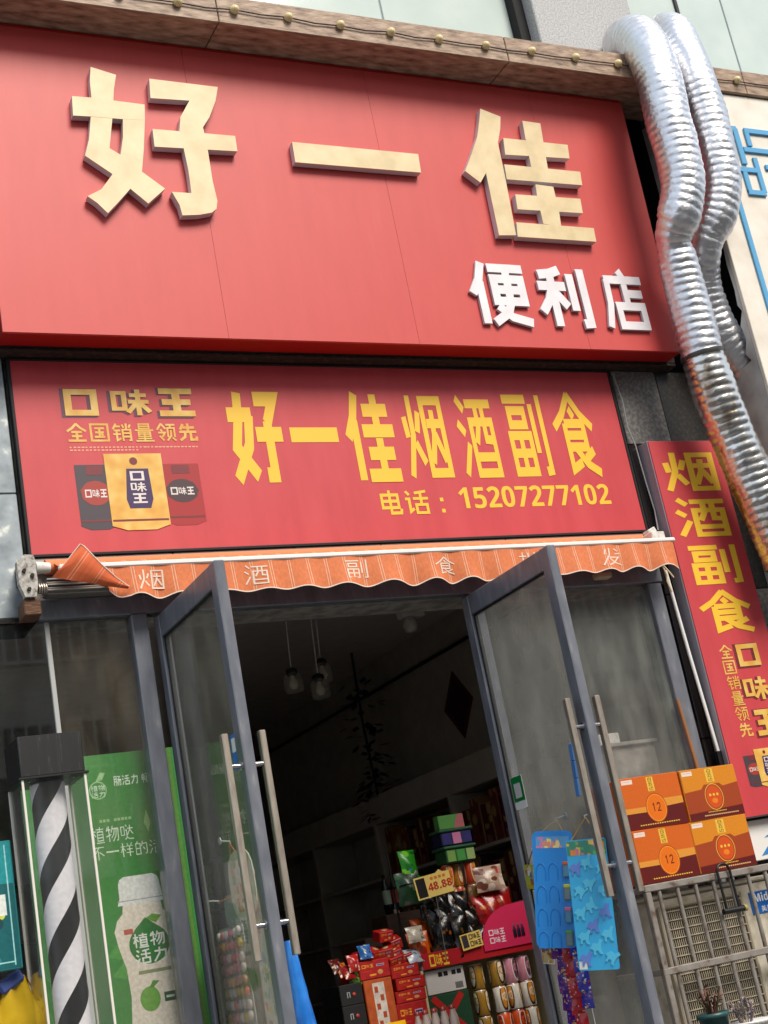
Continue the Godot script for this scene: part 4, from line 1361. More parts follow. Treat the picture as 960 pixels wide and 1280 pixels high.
	for i in rows:
		for k in 20:
			var q := []
			for e in [[0, 0], [1, 0], [1, 1], [0, 1]]:
				var u: float = (k + e[0]) / 20.0
				var v: float = (i + e[1]) / float(rows)
				var w: float = 0.05 + 0.075 * sqrt(v) + 0.02 * nz.get_noise_1d(v * 2.0)
				var th: float = u * TAU
				var x: float = 1.09 + 0.03 * v + cos(th) * w * (1.0 + 0.25 * nz.get_noise_2d(u * 3.0 if u < 0.999 else 0.0, v))
				q.append(Vector3(x, 1.635 - v * 0.55 + 0.02 * sin(th), 0.28 + sin(th) * 0.03 + 0.014 * sin(th * 7.0 + v * 5.0)))
			face(st, q, Vector3(cos((k + 0.5) / 20.0 * TAU), 0, sin((k + 0.5) / 20.0 * TAU)), [], 0)
	single("yellow_bag", st, worn(95, [[0.0, Color(0.74, 0.60, 0.07)], [1.0, Color(0.84, 0.70, 0.10)]], Vector3.ONE * 1.5, 0.4, 0.01), org, "crumpled yellow plastic bag beside the barber pole's foot", "bag")
	st = S()
	org = Vector3(1.07, 1.62, 0.31)
	box(st, Vector3(1.075, 1.635, 0.31), Vector3(0.09, 0.045, 0.03), 0.008, Basis(Vector3(0, 0, 1), 0.5))
	single("blue_clip", st, mat(Color(0.22, 0.30, 0.55), 0.5), org, "small blue clip on the yellow bag's top", "clip")

# ---------------------------------------------------------------- packs hung on the doors
var stock := {}

func packaging(w: int, h: int, base: Color, cols: Array, n: int, s: int, big: float, rough: float) -> StandardMaterial3D:
	if not stock.has(s):
		stock[s] = printed(random_print(w, h, base, cols, n, s, big), rough)
	return stock[s]

func random_print(w: int, h: int, base: Color, cols: Array, n: int, s: int, big := 0.2) -> Image:
	var r := RandomNumberGenerator.new()
	r.seed = s
	var im := pic(w, h, base)
	for k in n:
		var c: Color = cols[r.randi() % cols.size()]
		var x := r.randf() * w
		var y := r.randf() * h
		var a := r.randf_range(0.25, 1.0) * big * w
		var b := r.randf_range(0.25, 1.0) * big * w
		if r.randf() < 0.5:
			ink_oval(im, Vector2(x, y), a, b, c)
		else:
			ink(im, [Vector2(x - a, y - b), Vector2(x + a, y - b * 0.7), Vector2(x + a * 0.8, y + b), Vector2(x - a * 0.9, y + b * 0.8)], c)
	return im

# a sheet in the plane of a door leaf: frame with x along z (towards the street), facing the side given
func door_frame_of(x: float, y: float, z: float, tilt: float, side: float) -> Transform3D:
	var b := Basis(Vector3(0, 0, 1), Vector3(0, 1, 0), Vector3(-1, 0, 0))
	if side > 0.0:
		b = Basis(Vector3(0, 0, -1), Vector3(0, 1, 0), Vector3(1, 0, 0))
	return Transform3D(b * Basis(Vector3(0, 0, 1), tilt), Vector3(x, y, z))

# a sheet hanging from a string: turned by yaw from the street side, swung by tilt
func hanging_frame(at: Vector3, yaw: float, tilt: float) -> Transform3D:
	return Transform3D(Basis(Vector3.UP, yaw) * Basis(Vector3(0, 0, 1), tilt), at)

func rounded(w: float, h: float, r: float) -> PackedVector2Array:
	var p := PackedVector2Array()
	for c in [[w / 2 - r, -h / 2 + r, -PI / 2], [w / 2 - r, h / 2 - r, 0.0], [-w / 2 + r, h / 2 - r, PI / 2], [-w / 2 + r, -h / 2 + r, PI]]:
		for k in 5:
			var t: float = c[2] + k * PI / 8
			p.append(Vector2(c[0] + cos(t) * r, c[1] + sin(t) * r))
	return p

func hung(o: Node3D, hook: Vector3, l: Vector3, r: Vector3, cord: Color, x_glass: float) -> void:
	var st := S()
	tube(st, [l, hook, r], 0.0022, 5)
	put("string", st, mat(cord, 0.6), o)
	st = S()
	var d := signf(hook.x - x_glass)
	tube(st, [Vector3(x_glass, hook.y + 0.012, hook.z), Vector3(x_glass + d * 0.004, hook.y + 0.012, hook.z)], 0.014, 12)
	tube(st, [Vector3(x_glass + d * 0.004, hook.y + 0.012, hook.z), hook + Vector3(d * 0.004, 0.006, 0), hook + Vector3(d * 0.002, -0.004, 0)], 0.003, 6)
	put("suction_hook", st, mat(Color(0.62, 0.64, 0.64), 0.25), o)

func right_door_things() -> void:
	var xg := 3.3215
	# blue tray of small toys
	var t := hanging_frame(Vector3(3.215, 1.622, 0.42), -0.75, -0.17)
	var o := thing("toy_card", "plain blue toy tray card with rounded top hung on the right door", "toy card", t.origin, "toy cards hung on the doors")
	var blue := mat(Color(0.10, 0.52, 0.84), 0.35)
	var st := S()
	prism(st, rounded(0.165, 0.455, 0.025), -0.002, 0.002, t)
	put("tray", st, blue, o)
	st = S()
	for i in 4:
		for k in 2:
			var pts := []
			for q in 9:
				pts.append(t * Vector3(-0.052 + k * 0.05 + cos(PI * q / 8) * 0.019, 0.07 - i * 0.088 + sin(PI * q / 8) * 0.03, 0.003))
			pts.push_front(t * Vector3(-0.033 + k * 0.05, 0.035 - i * 0.088, 0.003))
			pts.append(t * Vector3(-0.071 + k * 0.05, 0.035 - i * 0.088, 0.003))
			tube(st, pts, 0.002, 6)
	put("moulded_arch", st, blue, o)
	var toys := [Color(0.80, 0.35, 0.20), Color(0.75, 0.78, 0.20), Color(0.85, 0.40, 0.55), Color(0.30, 0.60, 0.35), Color(0.60, 0.62, 0.60)]
	for i in 4:
		st = S()
		var b := t.basis
		box(st, t * Vector3(0.052, 0.075 - i * 0.088, 0.009), Vector3(0.03, 0.062, 0.014), 0.005, b)
		var toy := put("toy", st, mat([Color(0.30, 0.52, 0.66), Color(0.42, 0.50, 0.52)][i % 2], 0.3), o)
		st = S()
		box(st, t * Vector3(0.052, 0.098 - i * 0.088, 0.011), Vector3(0.026, 0.014, 0.016), 0.003, b)
		put("toy_top", st, mat(toys[i], 0.4), toy)
	st = S()
	card(st, t * Vector3(0.0, 0.182, 0.0026), 0.135, 0.045, t.basis)
	put("print", st, packaging(96, 22, Color(0.35, 0.62, 0.82), [Color(0.90, 0.55, 0.45), Color(0.95, 0.85, 0.55), Color(0.80, 0.50, 0.70), Color(0.92, 0.92, 0.92)], 16, 51, 0.09, 0.4), o)
	hung(o, Vector3(3.275, 1.885, 0.45), t * Vector3(-0.045, 0.222, 0.001), t * Vector3(0.045, 0.222, 0.001), Color(0.70, 0.60, 0.40), xg)
	# blue dinosaur sheet
	t = hanging_frame(Vector3(3.235, 1.535, 0.632), -0.95, -0.12)
	o = thing("toy_card", "light blue toy sheet with animal shapes hung behind the door handle", "toy card", t.origin, "toy cards hung on the doors")
	var cyan := mat(Color(0.20, 0.66, 0.86), 0.4)
	st = S()
	prism(st, rounded(0.165, 0.49, 0.008), -0.002, 0.002, t)
	put("sheet", st, cyan, o)
	var lighter := mat(Color(0.32, 0.74, 0.88), 0.4)
	for i in 5:
		for k in 3:
			st = S()
			var p := PackedVector2Array()
			var cx := -0.05 + k * 0.05 + rng.randf_range(-0.008, 0.008)
			var cy := 0.13 - i * 0.082 + rng.randf_range(-0.006, 0.006) + (k % 2) * 0.03
			var rot := rng.randf_range(-0.6, 0.6)
			for q in [[-0.034, 0.0], [-0.016, 0.018], [0.006, 0.014], [0.02, 0.03], [0.034, 0.024], [0.024, 0.008], [0.02, -0.012], [0.026, -0.026], [0.012, -0.024], [0.004, -0.010], [-0.008, -0.012], [-0.010, -0.026], [-0.02, -0.024], [-0.018, -0.008]]:
				p.append(Vector2(cx, cy) + Vector2(q[0] * 0.8, q[1]).rotated(rot))
			prism(st, p, 0.003, 0.0055, t)
			put("animal", st, lighter if (i + k) % 4 else mat(Color(0.38, 0.50, 0.80), 0.4), o)
	st = S()
	card(st, t * Vector3(0, 0.213, 0.0026), 0.16, 0.055, t.basis)
	put("print", st, packaging(96, 24, Color(0.20, 0.52, 0.42), [Color(0.85, 0.70, 0.25), Color(0.75, 0.45, 0.60), Color(0.30, 0.65, 0.35), Color(0.85, 0.50, 0.25)], 22, 52, 0.08, 0.4), o)
	st = S()
	card(st, t * Vector3(-0.062, -0.225, 0.0028), 0.032, 0.03, t.basis)
	put("sticker", st, m.white, o)
	hung(o, Vector3(3.275, 1.862, 0.655), t * Vector3(-0.06, 0.242, 0.001), t * Vector3(0.06, 0.242, 0.001), Color(0.72, 0.60, 0.25), xg)
	# narrow card with puppies
	t = door_frame_of(3.30, 1.60, 0.135, -0.12, -1.0)
	o = thing("toy_card", "narrow yellow and white picture card beside the hinge of the right door", "toy card", t.origin, "toy cards hung on the doors")
	st = S()
	prism(st, rounded(0.13, 0.10, 0.008), -0.0015, 0.0015, Transform3D(t.basis, t * Vector3(0.0, 0.095, 0)))
	put("head_card", st, mat(Color(0.72, 0.68, 0.15), 0.5), o)
	st = S()
	card(st, t * Vector3(0.0, 0.102, 0.002), 0.12, 0.082, t.basis)
	put("print", st, packaging(64, 44, Color(0.70, 0.72, 0.25), [Color(0.88, 0.80, 0.70), Color(0.35, 0.42, 0.65), Color(0.70, 0.40, 0.20), Color(0.90, 0.90, 0.88), Color(0.20, 0.18, 0.2)], 16, 61, 0.14, 0.4), o)
	st = S()
	prism(st, rounded(0.085, 0.30, 0.004), -0.0015, 0.0015, Transform3D(t.basis, t * Vector3(0.02, -0.11, 0)))
	put("strip", st, m.white, o)
	st = S()
	card(st, t * Vector3(0.02, -0.11, 0.002), 0.082, 0.29, t.basis)
	put("print", st, packaging(40, 140, Color(0.80, 0.75, 0.55), [Color(0.85, 0.60, 0.15), Color(0.30, 0.40, 0.65), Color(0.92, 0.90, 0.86), Color(0.55, 0.35, 0.2)], 40, 62, 0.2, 0.4), o)
	hung(o, Vector3(3.298, 1.80, 0.18), t * Vector3(-0.03, 0.143, 0.001), t * Vector3(0.03, 0.143, 0.001), Color(0.2, 0.2, 0.2), xg)
	# strips of sweets
	var sweets := [Color(0.30, 0.12, 0.50), Color(0.66, 0.10, 0.14), Color(0.20, 0.20, 0.60)]
	for s in 3:
		var base := Vector3(3.235 + 0.008 * s, 1.395, 0.325 + s * 0.052)
		o = thing("sweet_strip", ["purple", "red", "dark blue"][s] + " strip of hanging sachets below the blue toy tray", "sweets", base - Vector3(0, 0.42, 0), "strips of sachets on the right door")
		for k in 6 - s:
			st = S()
			var at := base + Vector3(rng.randf_range(-0.006, 0.006), -k * 0.068 - 0.02 * (s % 2), rng.randf_range(-0.008, 0.008))
			var b := Basis(Vector3.UP, -0.7 + rng.randf_range(-0.5, 0.5)) * Basis(Vector3(0, 0, 1), -0.1 + rng.randf_range(-0.12, 0.12))
			for side in [-1.0, 1.0]:
				for r in 6:
					for c in 6:
						var q := []
						var uv := []
						for e in [[0, 0], [1, 0], [1, 1], [0, 1]]:
							var u: float = (c + e[0]) / 6.0
							var v: float = (r + e[1]) / 6.0
							var bulge: float = sin(u * PI) * sin(v * PI) * (0.006 + 0.002 * sin(u * 11.0 + v * 9.0 + k))
							q.append(at + b * Vector3((u - 0.5) * 0.052, (v - 0.5) * 0.074, side * (bulge + 0.0006)))
							uv.append(Vector2(u, 1.0 - v))
						face(st, q, b.z * side, uv, 0)
			put("sachet", st, packaging(48, 64, sweets[s], [sweets[s].lightened(0.3), Color(0.80, 0.78, 0.78), Color(0.80, 0.60, 0.2), sweets[s].darkened(0.4), Color(0.70, 0.15, 0.18)], 26, 70 + (k + s) % 3 * 5 + s, 0.10, 0.22), o)
		st = S()
		tube(st, [base + Vector3(0.012, 0.06, 0), base + Vector3(0.012, -0.42, 0)], 0.0015, 5)
		put("string", st, m.white, o)
	# payment sign on the pane, its square code left blank
	o = thing("payment_sticker", "green framed payment sign on the right door pane", "sign", Vector3(3.3195, 1.98, 0.137))
	t = door_frame_of(3.3195, 2.05, 0.137, 0.0, -1.0)
	st = S()
	prism(st, rounded(0.093, 0.14, 0.006), 0.0, 0.002, t)
	put("card", st, m.white, o)
	st = S()
	prism(st, rounded(0.089, 0.105, 0.004), 0.0022, 0.003, Transform3D(t.basis, t * Vector3(0, 0.015, 0)))
	put("frame", st, mat(Color(0.04, 0.48, 0.22), 0.4), o)
	st = S()
	prism(st, rounded(0.052, 0.062, 0.003), 0.0032, 0.004, Transform3D(t.basis, t * Vector3(0, 0.008, 0)))
	put("window", st, mat(Color(0.78, 0.76, 0.78), 0.4), o)
	# small blue packet caught behind the handle
	o = thing("hanging_packet", "small blue and brown packet hanging behind the right door handle", "packet", Vector3(3.26, 1.95, 0.64))
	t = door_frame_of(3.275, 2.05, 0.655, -0.12, -1.0)
	for k in 3:
		st = S()
		box(st, t * Vector3(0, 0.07 - k * 0.07, 0), Vector3(0.032, 0.07, 0.01), 0.004, t.basis)
		put("sachet", st, packaging(16, 32, [Color(0.15, 0.40, 0.72), Color(0.12, 0.35, 0.65), Color(0.55, 0.32, 0.15)][k], [Color(0.85, 0.85, 0.85), Color(0.75, 0.45, 0.15)], 4, 90 + k % 2, 0.3, 0.4), o)

func left_door_things() -> void:
	var xg := 1.882
	var t := door_frame_of(1.925, 1.83, 0.38, 0.0, 1.0)
	var o := thing("toy_card", "rounded white and red toy card seen through the left door", "toy card", t.origin, "toy cards hung on the doors")
	var st := S()
	prism(st, rounded(0.26, 0.25, 0.09), -0.002, 0.002, t)
	put("card", st, mat(Color(0.80, 0.78, 0.70), 0.5), o)
	var pr := packaging(80, 80, Color(0.78, 0.70, 0.62), [Color(0.75, 0.25, 0.20), Color(0.85, 0.80, 0.72), Color(0.80, 0.55, 0.35), Color(0.45, 0.55, 0.35), Color(0.9, 0.9, 0.86)], 30, 101, 0.13, 0.5)
	for s in [-1.0, 1.0]:
		st = S()
		var b: Basis = t.basis if s > 0 else Basis(-t.basis.x, t.basis.y, -t.basis.z)
		card(st, t * Vector3(0, 0.0, 0.003 * s), 0.19, 0.19, b)
		put("print", st, pr, o)
	hung(o, Vector3(1.92, 1.99, 0.32), t * Vector3(0.02, 0.12, 0), t * Vector3(0.09, 0.10, 0), Color(0.78, 0.30, 0.15), xg)
	# bag of small pots
	t = door_frame_of(1.945, 1.52, 0.13, 0.0, -1.0)
	o = thing("sweet_card", "card of pink, yellow and white candy pots seen through the left door", "sweets", t.origin)
	st = S()
	prism(st, rounded(0.27, 0.36, 0.01), -0.0015, 0.0015, Transform3D(t.basis, t * Vector3(0, 0.0, 0.0)))
	put("backing", st, mat(Color(0.62, 0.64, 0.62), 0.4), o)
	st = S()
	prism(st, rounded(0.16, 0.12, 0.04), -0.0015, 0.0015, Transform3D(t.basis, t * Vector3(0.05, 0.235, 0.0)))
	put("header", st, mat(Color(0.45, 0.52, 0.52), 0.3), o)
	var potc := [Color(0.85, 0.80, 0.78), Color(0.85, 0.68, 0.15), Color(0.82, 0.36, 0.36), Color(0.80, 0.45, 0.52), Color(0.80, 0.55, 0.50), Color(0.75, 0.62, 0.20), Color(0.78, 0.72, 0.70)]
	var potm := []
	for c in potc:
		potm.append(mat(c, 0.3))
	for i in 8:
		for k in 6:
			st = S()
			var c := Vector3.ZERO + org
			lathe(st, c, [[0.0, 0.0], [0.016, 0.001], [0.019, 0.006], [0.017, 0.013], [0.008, 0.017], [0.0, 0.018]], 10)
			var pot := put("pot", st, potm[(i + rng.randi() % 2 + (3 if rng.randf() < 0.25 else 0)) % 7], o)
			pot.transform = Transform3D(Basis(Vector3(0, 0, 1), Vector3(-1, 0, 0), Vector3(0, -1, 0)), t * Vector3(-0.112 + k * 0.044 + rng.randf_range(-0.004, 0.004), 0.155 - i * 0.043 + rng.randf_range(-0.004, 0.004), 0.0017) - org)
	hung(o, Vector3(1.935, 1.80, 0.06), t * Vector3(0.0, 0.285, 0), t * Vector3(0.1, 0.285, 0), Color(0.80, 0.48, 0.12), xg)
	# long patterned strip
	t = door_frame_of(1.95, 1.48, 0.46, 0.06, 1.0)
	o = thing("toy_strip", "long pastel patterned strip hanging next to the left door handle", "toy strip", t.origin)
	st = S()
	prism(st, rounded(0.20, 0.62, 0.01), -0.002, 0.002, t)
	put("sheet", st, mat(Color(0.72, 0.72, 0.68), 0.5), o)
	pr = packaging(80, 240, Color(0.74, 0.74, 0.68), [Color(0.78, 0.40, 0.45), Color(0.45, 0.62, 0.45), Color(0.88, 0.86, 0.80), Color(0.40, 0.60, 0.75), Color(0.82, 0.70, 0.40)], 90, 111, 0.11, 0.5)
	for s in [-1.0, 1.0]:
		st = S()
		var b: Basis = t.basis if s > 0 else Basis(-t.basis.x, t.basis.y, -t.basis.z)
		card(st, t * Vector3(0, 0, 0.003 * s), 0.19, 0.60, b)
		put("print", st, pr, o)
	hung(o, Vector3(1.94, 1.86, 0.47), t * Vector3(-0.05, 0.308, 0), t * Vector3(0.05, 0.308, 0), Color(0.75, 0.30, 0.2), xg)
	# dark ribbon between
	st = S()
	org = Vector3(1.935, 1.2, 0.30)
	var pts := []
	for k in 12:
		pts.append(Vector3(1.935 + 0.006 * sin(k * 1.3), 1.74 - k * 0.05, 0.30 + 0.012 * sin(k * 0.9) + k * 0.004))
	tube(st, pts, 0.011, 8)
	single("skipping_rope", st, mat(Color(0.10, 0.11, 0.14), 0.6), org, "dark rope hanging between the packs on the left door", "rope")
	# blue bag that shows past the stile
	st = S()
	org = Vector3(1.99, 1.0, 0.60)
	var nz := FastNoiseLite.new()
	nz.seed = 21
	nz.frequency = 2.2
	for i in 22:
		for k in 18:
			var q := []
			for e in [[0, 0], [1, 0], [1, 1], [0, 1]]:
				var u: float = ((k + e[0]) % 18) / 18.0
				var v: float = (i + e[1]) / 22.0
				var th: float = u * TAU
				var w: float = 0.018 + 0.055 * pow(v, 0.6) * (1.0 + 0.35 * nz.get_noise_3d(cos(th), sin(th), v * 3.0))
				q.append(Vector3(1.985 + 0.025 * v + cos(th) * w * 0.75, 1.60 - v * 0.62, 0.58 + sin(th) * w))
			face(st, q, Vector3(cos((k + 0.5) / 18.0 * TAU), 0, sin((k + 0.5) / 18.0 * TAU)), [], 0)
	single("blue_bag", st, worn(97, [[0.0, Color(0.08, 0.36, 0.70)], [0.7, Color(0.16, 0.50, 0.84)], [1.0, Color(0.40, 0.66, 0.90)]], Vector3.ONE * 1.5, 0.3, 0.01), org, "crumpled blue plastic bag hanging past the left door's free edge", "bag")
	# blue sticker behind the handle of the left leaf
	t = door_frame_of(1.8698, 2.27, 0.65, 0.0, -1.0)
	o = thing("door_sticker", "small blue and white notice on the left door pane", "sticker", t.origin)
	st = S()
	prism(st, rounded(0.055, 0.13, 0.004), 0.0, 0.001, t)
	put("paper", st, mat(Color(0.15, 0.42, 0.72), 0.4), o)
	st = S()
	prism(st, rounded(0.035, 0.05, 0.003), 0.0012, 0.0018, Transform3D(t.basis, t * Vector3(0, 0.025, 0)))
	put("print", st, m.white, o)

# ---------------------------------------------------------------- air conditioner, its cage and what is on it
func air_conditioner() -> void:
	var casing := worn(121, [[0.0, Color(0.62, 0.58, 0.50)], [0.35, Color(0.74, 0.71, 0.64)], [1.0, Color(0.82, 0.80, 0.74)]], Vector3.ONE * 1.6, 0.5, 0.015)
	var o := thing("air_conditioner", "old cream outdoor air conditioner unit behind the bars", "air conditioner", Vector3(4.2, 0.85, 0.12))
	var st := S()
	span(st, Vector3(3.785, 0.90, -0.003), Vector3(4.62, 1.515, 0.235), 0.012)
	put("casing", st, casing, o)
	st = S()
	span(st, Vector3(3.775, 1.512, 0.0), Vector3(4.63, 1.532, 0.25), 0.006)
	put("top_cover", st, casing, o)
	st = S()
	span(st, Vector3(3.825, 0.965, 0.2355), Vector3(4.245, 1.46, 0.238))
	put("fan_opening", st, m.flat_black, o)
	st = S()
	var c := Vector3(4.035, 1.21, 0.2395)
	for k in 5:
		var a := TAU * k / 5
		var q := []
		for e in [[0.04, -0.1], [0.17, -0.35], [0.18, 0.25], [0.05, 0.5]]:
			q.append(c + Vector3(cos(a + e[1]) * e[0], sin(a + e[1]) * e[0], 0.001 * e[1]))
		face(st, q, Vector3(0, 0, 1))
	lathe(st, c, [[0.0, 0.0], [0.04, 0.0]], 12)
	put("fan", st, mat(Color(0.16, 0.16, 0.16), 0.5), o)
	st = S()
	for k in 40:
		span(st, Vector3(3.826 + k * 0.0106, 0.962, 0.245), Vector3(3.8295 + k * 0.0106, 1.463, 0.252))
	for k in 14:
		span(st, Vector3(3.818, 0.972 + k * 0.0368, 0.2525), Vector3(4.252, 0.9765 + k * 0.0368, 0.257))
	var grillemat := mat(Color(0.66, 0.62, 0.54), 0.5)
	put("grille", st, grillemat, o)
	st = S()
	for a in [[3.805, 3.822], [4.25, 4.267]]:
		span(st, Vector3(a[0], 0.945, 0.2355), Vector3(a[1], 1.48, 0.262), 0.006)
	for y in [0.945, 1.464]:
		span(st, Vector3(3.8225, y, 0.2355), Vector3(4.2495, y + 0.016, 0.262), 0.006)
	put("grille_frame", st, grillemat, o)
	st = S()
	span(st, Vector3(4.315, 1.372, 0.2355), Vector3(4.50, 1.468, 0.238))
	var badge := put("badge", st, mat(Color(0.05, 0.36, 0.68), 0.4), o)
	typed("Midea", 0.034, m.white, Vector3(4.335, 1.412, 0.2385), badge)
	badge.get_child(0).position = Vector3(4.335, 1.412, 0.2388) - org
	st = S()
	words(st, "美的", [4.365, 1.405, 4.435, 1.378], 0.2384, 0.2388)
	put("lettering", st, m.white, badge)
	for x in [3.9, 4.5]:
		st = S()
		span(st, Vector3(x - 0.02, 0.55, 0.02), Vector3(x + 0.02, 0.899, 0.23))
		put("support", st, m.rust, o)
	# cage
	var bar := worn(123, [[0.0, Color(0.34, 0.26, 0.20)], [0.22, Color(0.47, 0.42, 0.38)], [0.34, Color(0.55, 0.52, 0.49)], [1.0, Color(0.63, 0.61, 0.58)]], Vector3.ONE * 1.6, 0.4, 0.012, 0.0, 0.25)
	o = thing("security_cage", "grey metal bar cage around the air conditioner", "cage", Vector3(4.3, 0.55, 0.2))
	for y in [0.62, 1.207, 1.544]:
		st = S()
		span(st, Vector3(3.685, y, 0.335), Vector3(5.1, y + 0.03, 0.365), 0.004)
		put("rail", st, bar, o)
	for k in 14:
		st = S()
		var x := 3.762 + k * 0.0965
		tube(st, [Vector3(x, 0.63, 0.35), Vector3(x, 1.548, 0.35)], 0.0095, 10)
		put("bar", st, bar, o)
	for x in [3.70, 5.09]:
		st = S()
		span(st, Vector3(x - 0.014, 0.0, 0.336), Vector3(x + 0.014, 1.5435, 0.364), 0.003)
		put("post", st, bar, o)
	for y in [0.63, 1.222, 1.556]:
		st = S()
		span(st, Vector3(3.686, y - 0.012, 0.0), Vector3(3.712, y + 0.012, 0.3345), 0.003)
		put("side_rail", st, bar, o)
	for k in 7:
		st = S()
		var z := 0.02 + k * 0.045
		tube(st, [Vector3(3.713, 1.5655, z), Vector3(5.08, 1.5655, z)], 0.0085, 8)
		put("top_bar", st, bar, o)
	# dirt and leaves do not show; the lock does
	o = thing("bike_lock", "black U-shaped lock hooked over the cage's top rail", "lock", Vector3(4.10, 1.38, 0.38))
	st = S()
	var pts := []
	for q in 13:
		var a := PI - PI * q / 12
		pts.append(Vector3(4.098 + cos(a) * 0.034 + 0.0, 1.575 + sin(a) * 0.03, 0.378))
	pts.push_front(Vector3(4.067, 1.42, 0.38))
	pts.append(Vector3(4.133, 1.42, 0.38))
	tube(st, pts, 0.006, 8)
	put("shackle", st, m.black, o)
	st = S()
	tube(st, [Vector3(4.045, 1.41, 0.381), Vector3(4.155, 1.41, 0.381)], 0.012, 12)
	put("body", st, m.black, o)
	st = S()
	tube(st, [Vector3(4.155, 1.41, 0.381), Vector3(4.168, 1.41, 0.381)], 0.014, 12)
	put("key_cap", st, mat(Color(0.60, 0.56, 0.30), 0.4), o)
	# plants on a stool in front
	o = thing("stool", "low wooden stool carrying the two small flower pots", "stool", Vector3(3.79, 0.0, 0.55))
	st = S()
	span(st, Vector3(3.60, 0.89, 0.45), Vector3(4.05, 0.92, 0.65), 0.005)
	put("seat", st, m.brown, o)
	for x in [3.63, 4.02]:
		for z in [0.475, 0.625]:
			st = S()
			span(st, Vector3(x - 0.015, 0.0, z - 0.015), Vector3(x + 0.015, 0.8895, z + 0.015), 0.003)
			put("leg", st, m.brown, o)
	o = thing("potted_plant", "teal pot with dry reddish stems in front of the cage", "potted plant", Vector3(3.735, 0.92, 0.55), "pots by the cage")
	st = S()
	lathe(st, Vector3(3.735, 0.92, 0.55), [[0.0, 0.001], [0.042, 0.001], [0.06, 0.105], [0.067, 0.107], [0.067, 0.125], [0.058, 0.125], [0.055, 0.11], [0.0, 0.108]], 22)
	put("pot", st, mat(Color(0.14, 0.30, 0.30), 0.4), o)
	st = S()
	lathe(st, Vector3(3.735, 1.029, 0.55), [[0.0, 0.004], [0.055, 0.0]], 12)
	put("soil", st, m.brown, o)
	for k in 9:
		st = S()
		var a := rng.randf() * TAU
		var lean := rng.randf_range(0.2, 0.6)
		var p0 := Vector3(3.735 + cos(a) * 0.015, 1.03, 0.55 + sin(a) * 0.015)
		var p1 := p0 + Vector3(cos(a) * 0.03 * lean, 0.04, sin(a) * 0.03 * lean)
		var p2 := p1 + Vector3(cos(a) * 0.07 * lean, rng.randf_range(0.02, 0.07), sin(a) * 0.07 * lean)
		tube(st, [p0, p1, p2], [0.005, 0.005, 0.003], 6)
		for j in 5:
			var lp := p1.lerp(p2, j / 4.0)
			var d := Vector3(rng.randf_range(-1, 1), rng.randf_range(-0.2, 1), rng.randf_range(-1, 1)).normalized()
			var sd := d.cross(Vector3(0.3, 1, 0.2)).normalized() * 0.007
			face(st, [lp, lp + d * 0.014 + sd, lp + d * 0.03, lp + d * 0.014 - sd], Vector3.UP)
		put("stem", st, mat([Color(0.36, 0.20, 0.16), Color(0.42, 0.28, 0.20), Color(0.30, 0.26, 0.16)][k % 3], 0.7), o)
	o = thing("potted_plant", "small pale dried plant in a white saucer pot", "potted plant", Vector3(3.90, 0.92, 0.56), "pots by the cage")
	st = S()
	lathe(st, Vector3(3.90, 0.92, 0.56), [[0.0, 0.001], [0.04, 0.001], [0.07, 0.05], [0.085, 0.06], [0.082, 0.066], [0.06, 0.058], [0.0, 0.055]], 22)
	put("pot", st, m.white, o)
	for k in 24:
		st = S()
		var a := rng.randf() * TAU
		var p0 := Vector3(3.90 - 0.02 + cos(a) * 0.02, 0.975, 0.56 + sin(a) * 0.02)
		var p2 := p0 + Vector3(cos(a) * rng.randf_range(0.0, 0.035), rng.randf_range(0.05, 0.105), sin(a) * 0.03)
		tube(st, [p0, p0.lerp(p2, 0.5) + Vector3(0.004, 0, 0), p2], 0.003, 5)
		for j in 6:
			var d := Vector3(rng.randf_range(-1, 1), rng.randf_range(-0.3, 1), rng.randf_range(-1, 1)).normalized()
			var sd := d.cross(Vector3(0.3, 1, 0.2)).normalized() * 0.006
			var lp := p0.lerp(p2, 0.4 + j * 0.12)
			face(st, [lp, lp + d * 0.01 + sd, lp + d * 0.02, lp + d * 0.01 - sd], Vector3.UP)
		put("stem", st, mat([Color(0.62, 0.56, 0.52), Color(0.45, 0.42, 0.46), Color(0.70, 0.64, 0.56)][k % 3], 0.8), o)
	# white board with blue print on the wall behind the cage
	o = thing("price_board", "white board with blue print behind the cartons at the right edge", "board", Vector3(4.75, 1.58, 0.02))
	st = S()
	span(st, Vector3(4.48, 1.60, -0.003), Vector3(5.1, 1.785, 0.03), 0.003)
	put("board", st, m.white, o)
	st = S()
	for a in [[4.50, 1.70, 4.56, 1.775], [4.62, 1.62, 4.72, 1.66], [4.66, 1.70, 4.86, 1.74]]:
		prism(st, PackedVector2Array([Vector2(a[0], a[1]), Vector2(a[2], a[1] + 0.01), Vector2((a[0] + a[2]) / 2, a[3])]), 0.031, 0.032)
	put("print", st, mat(Color(0.20, 0.50, 0.75), 0.5), o)

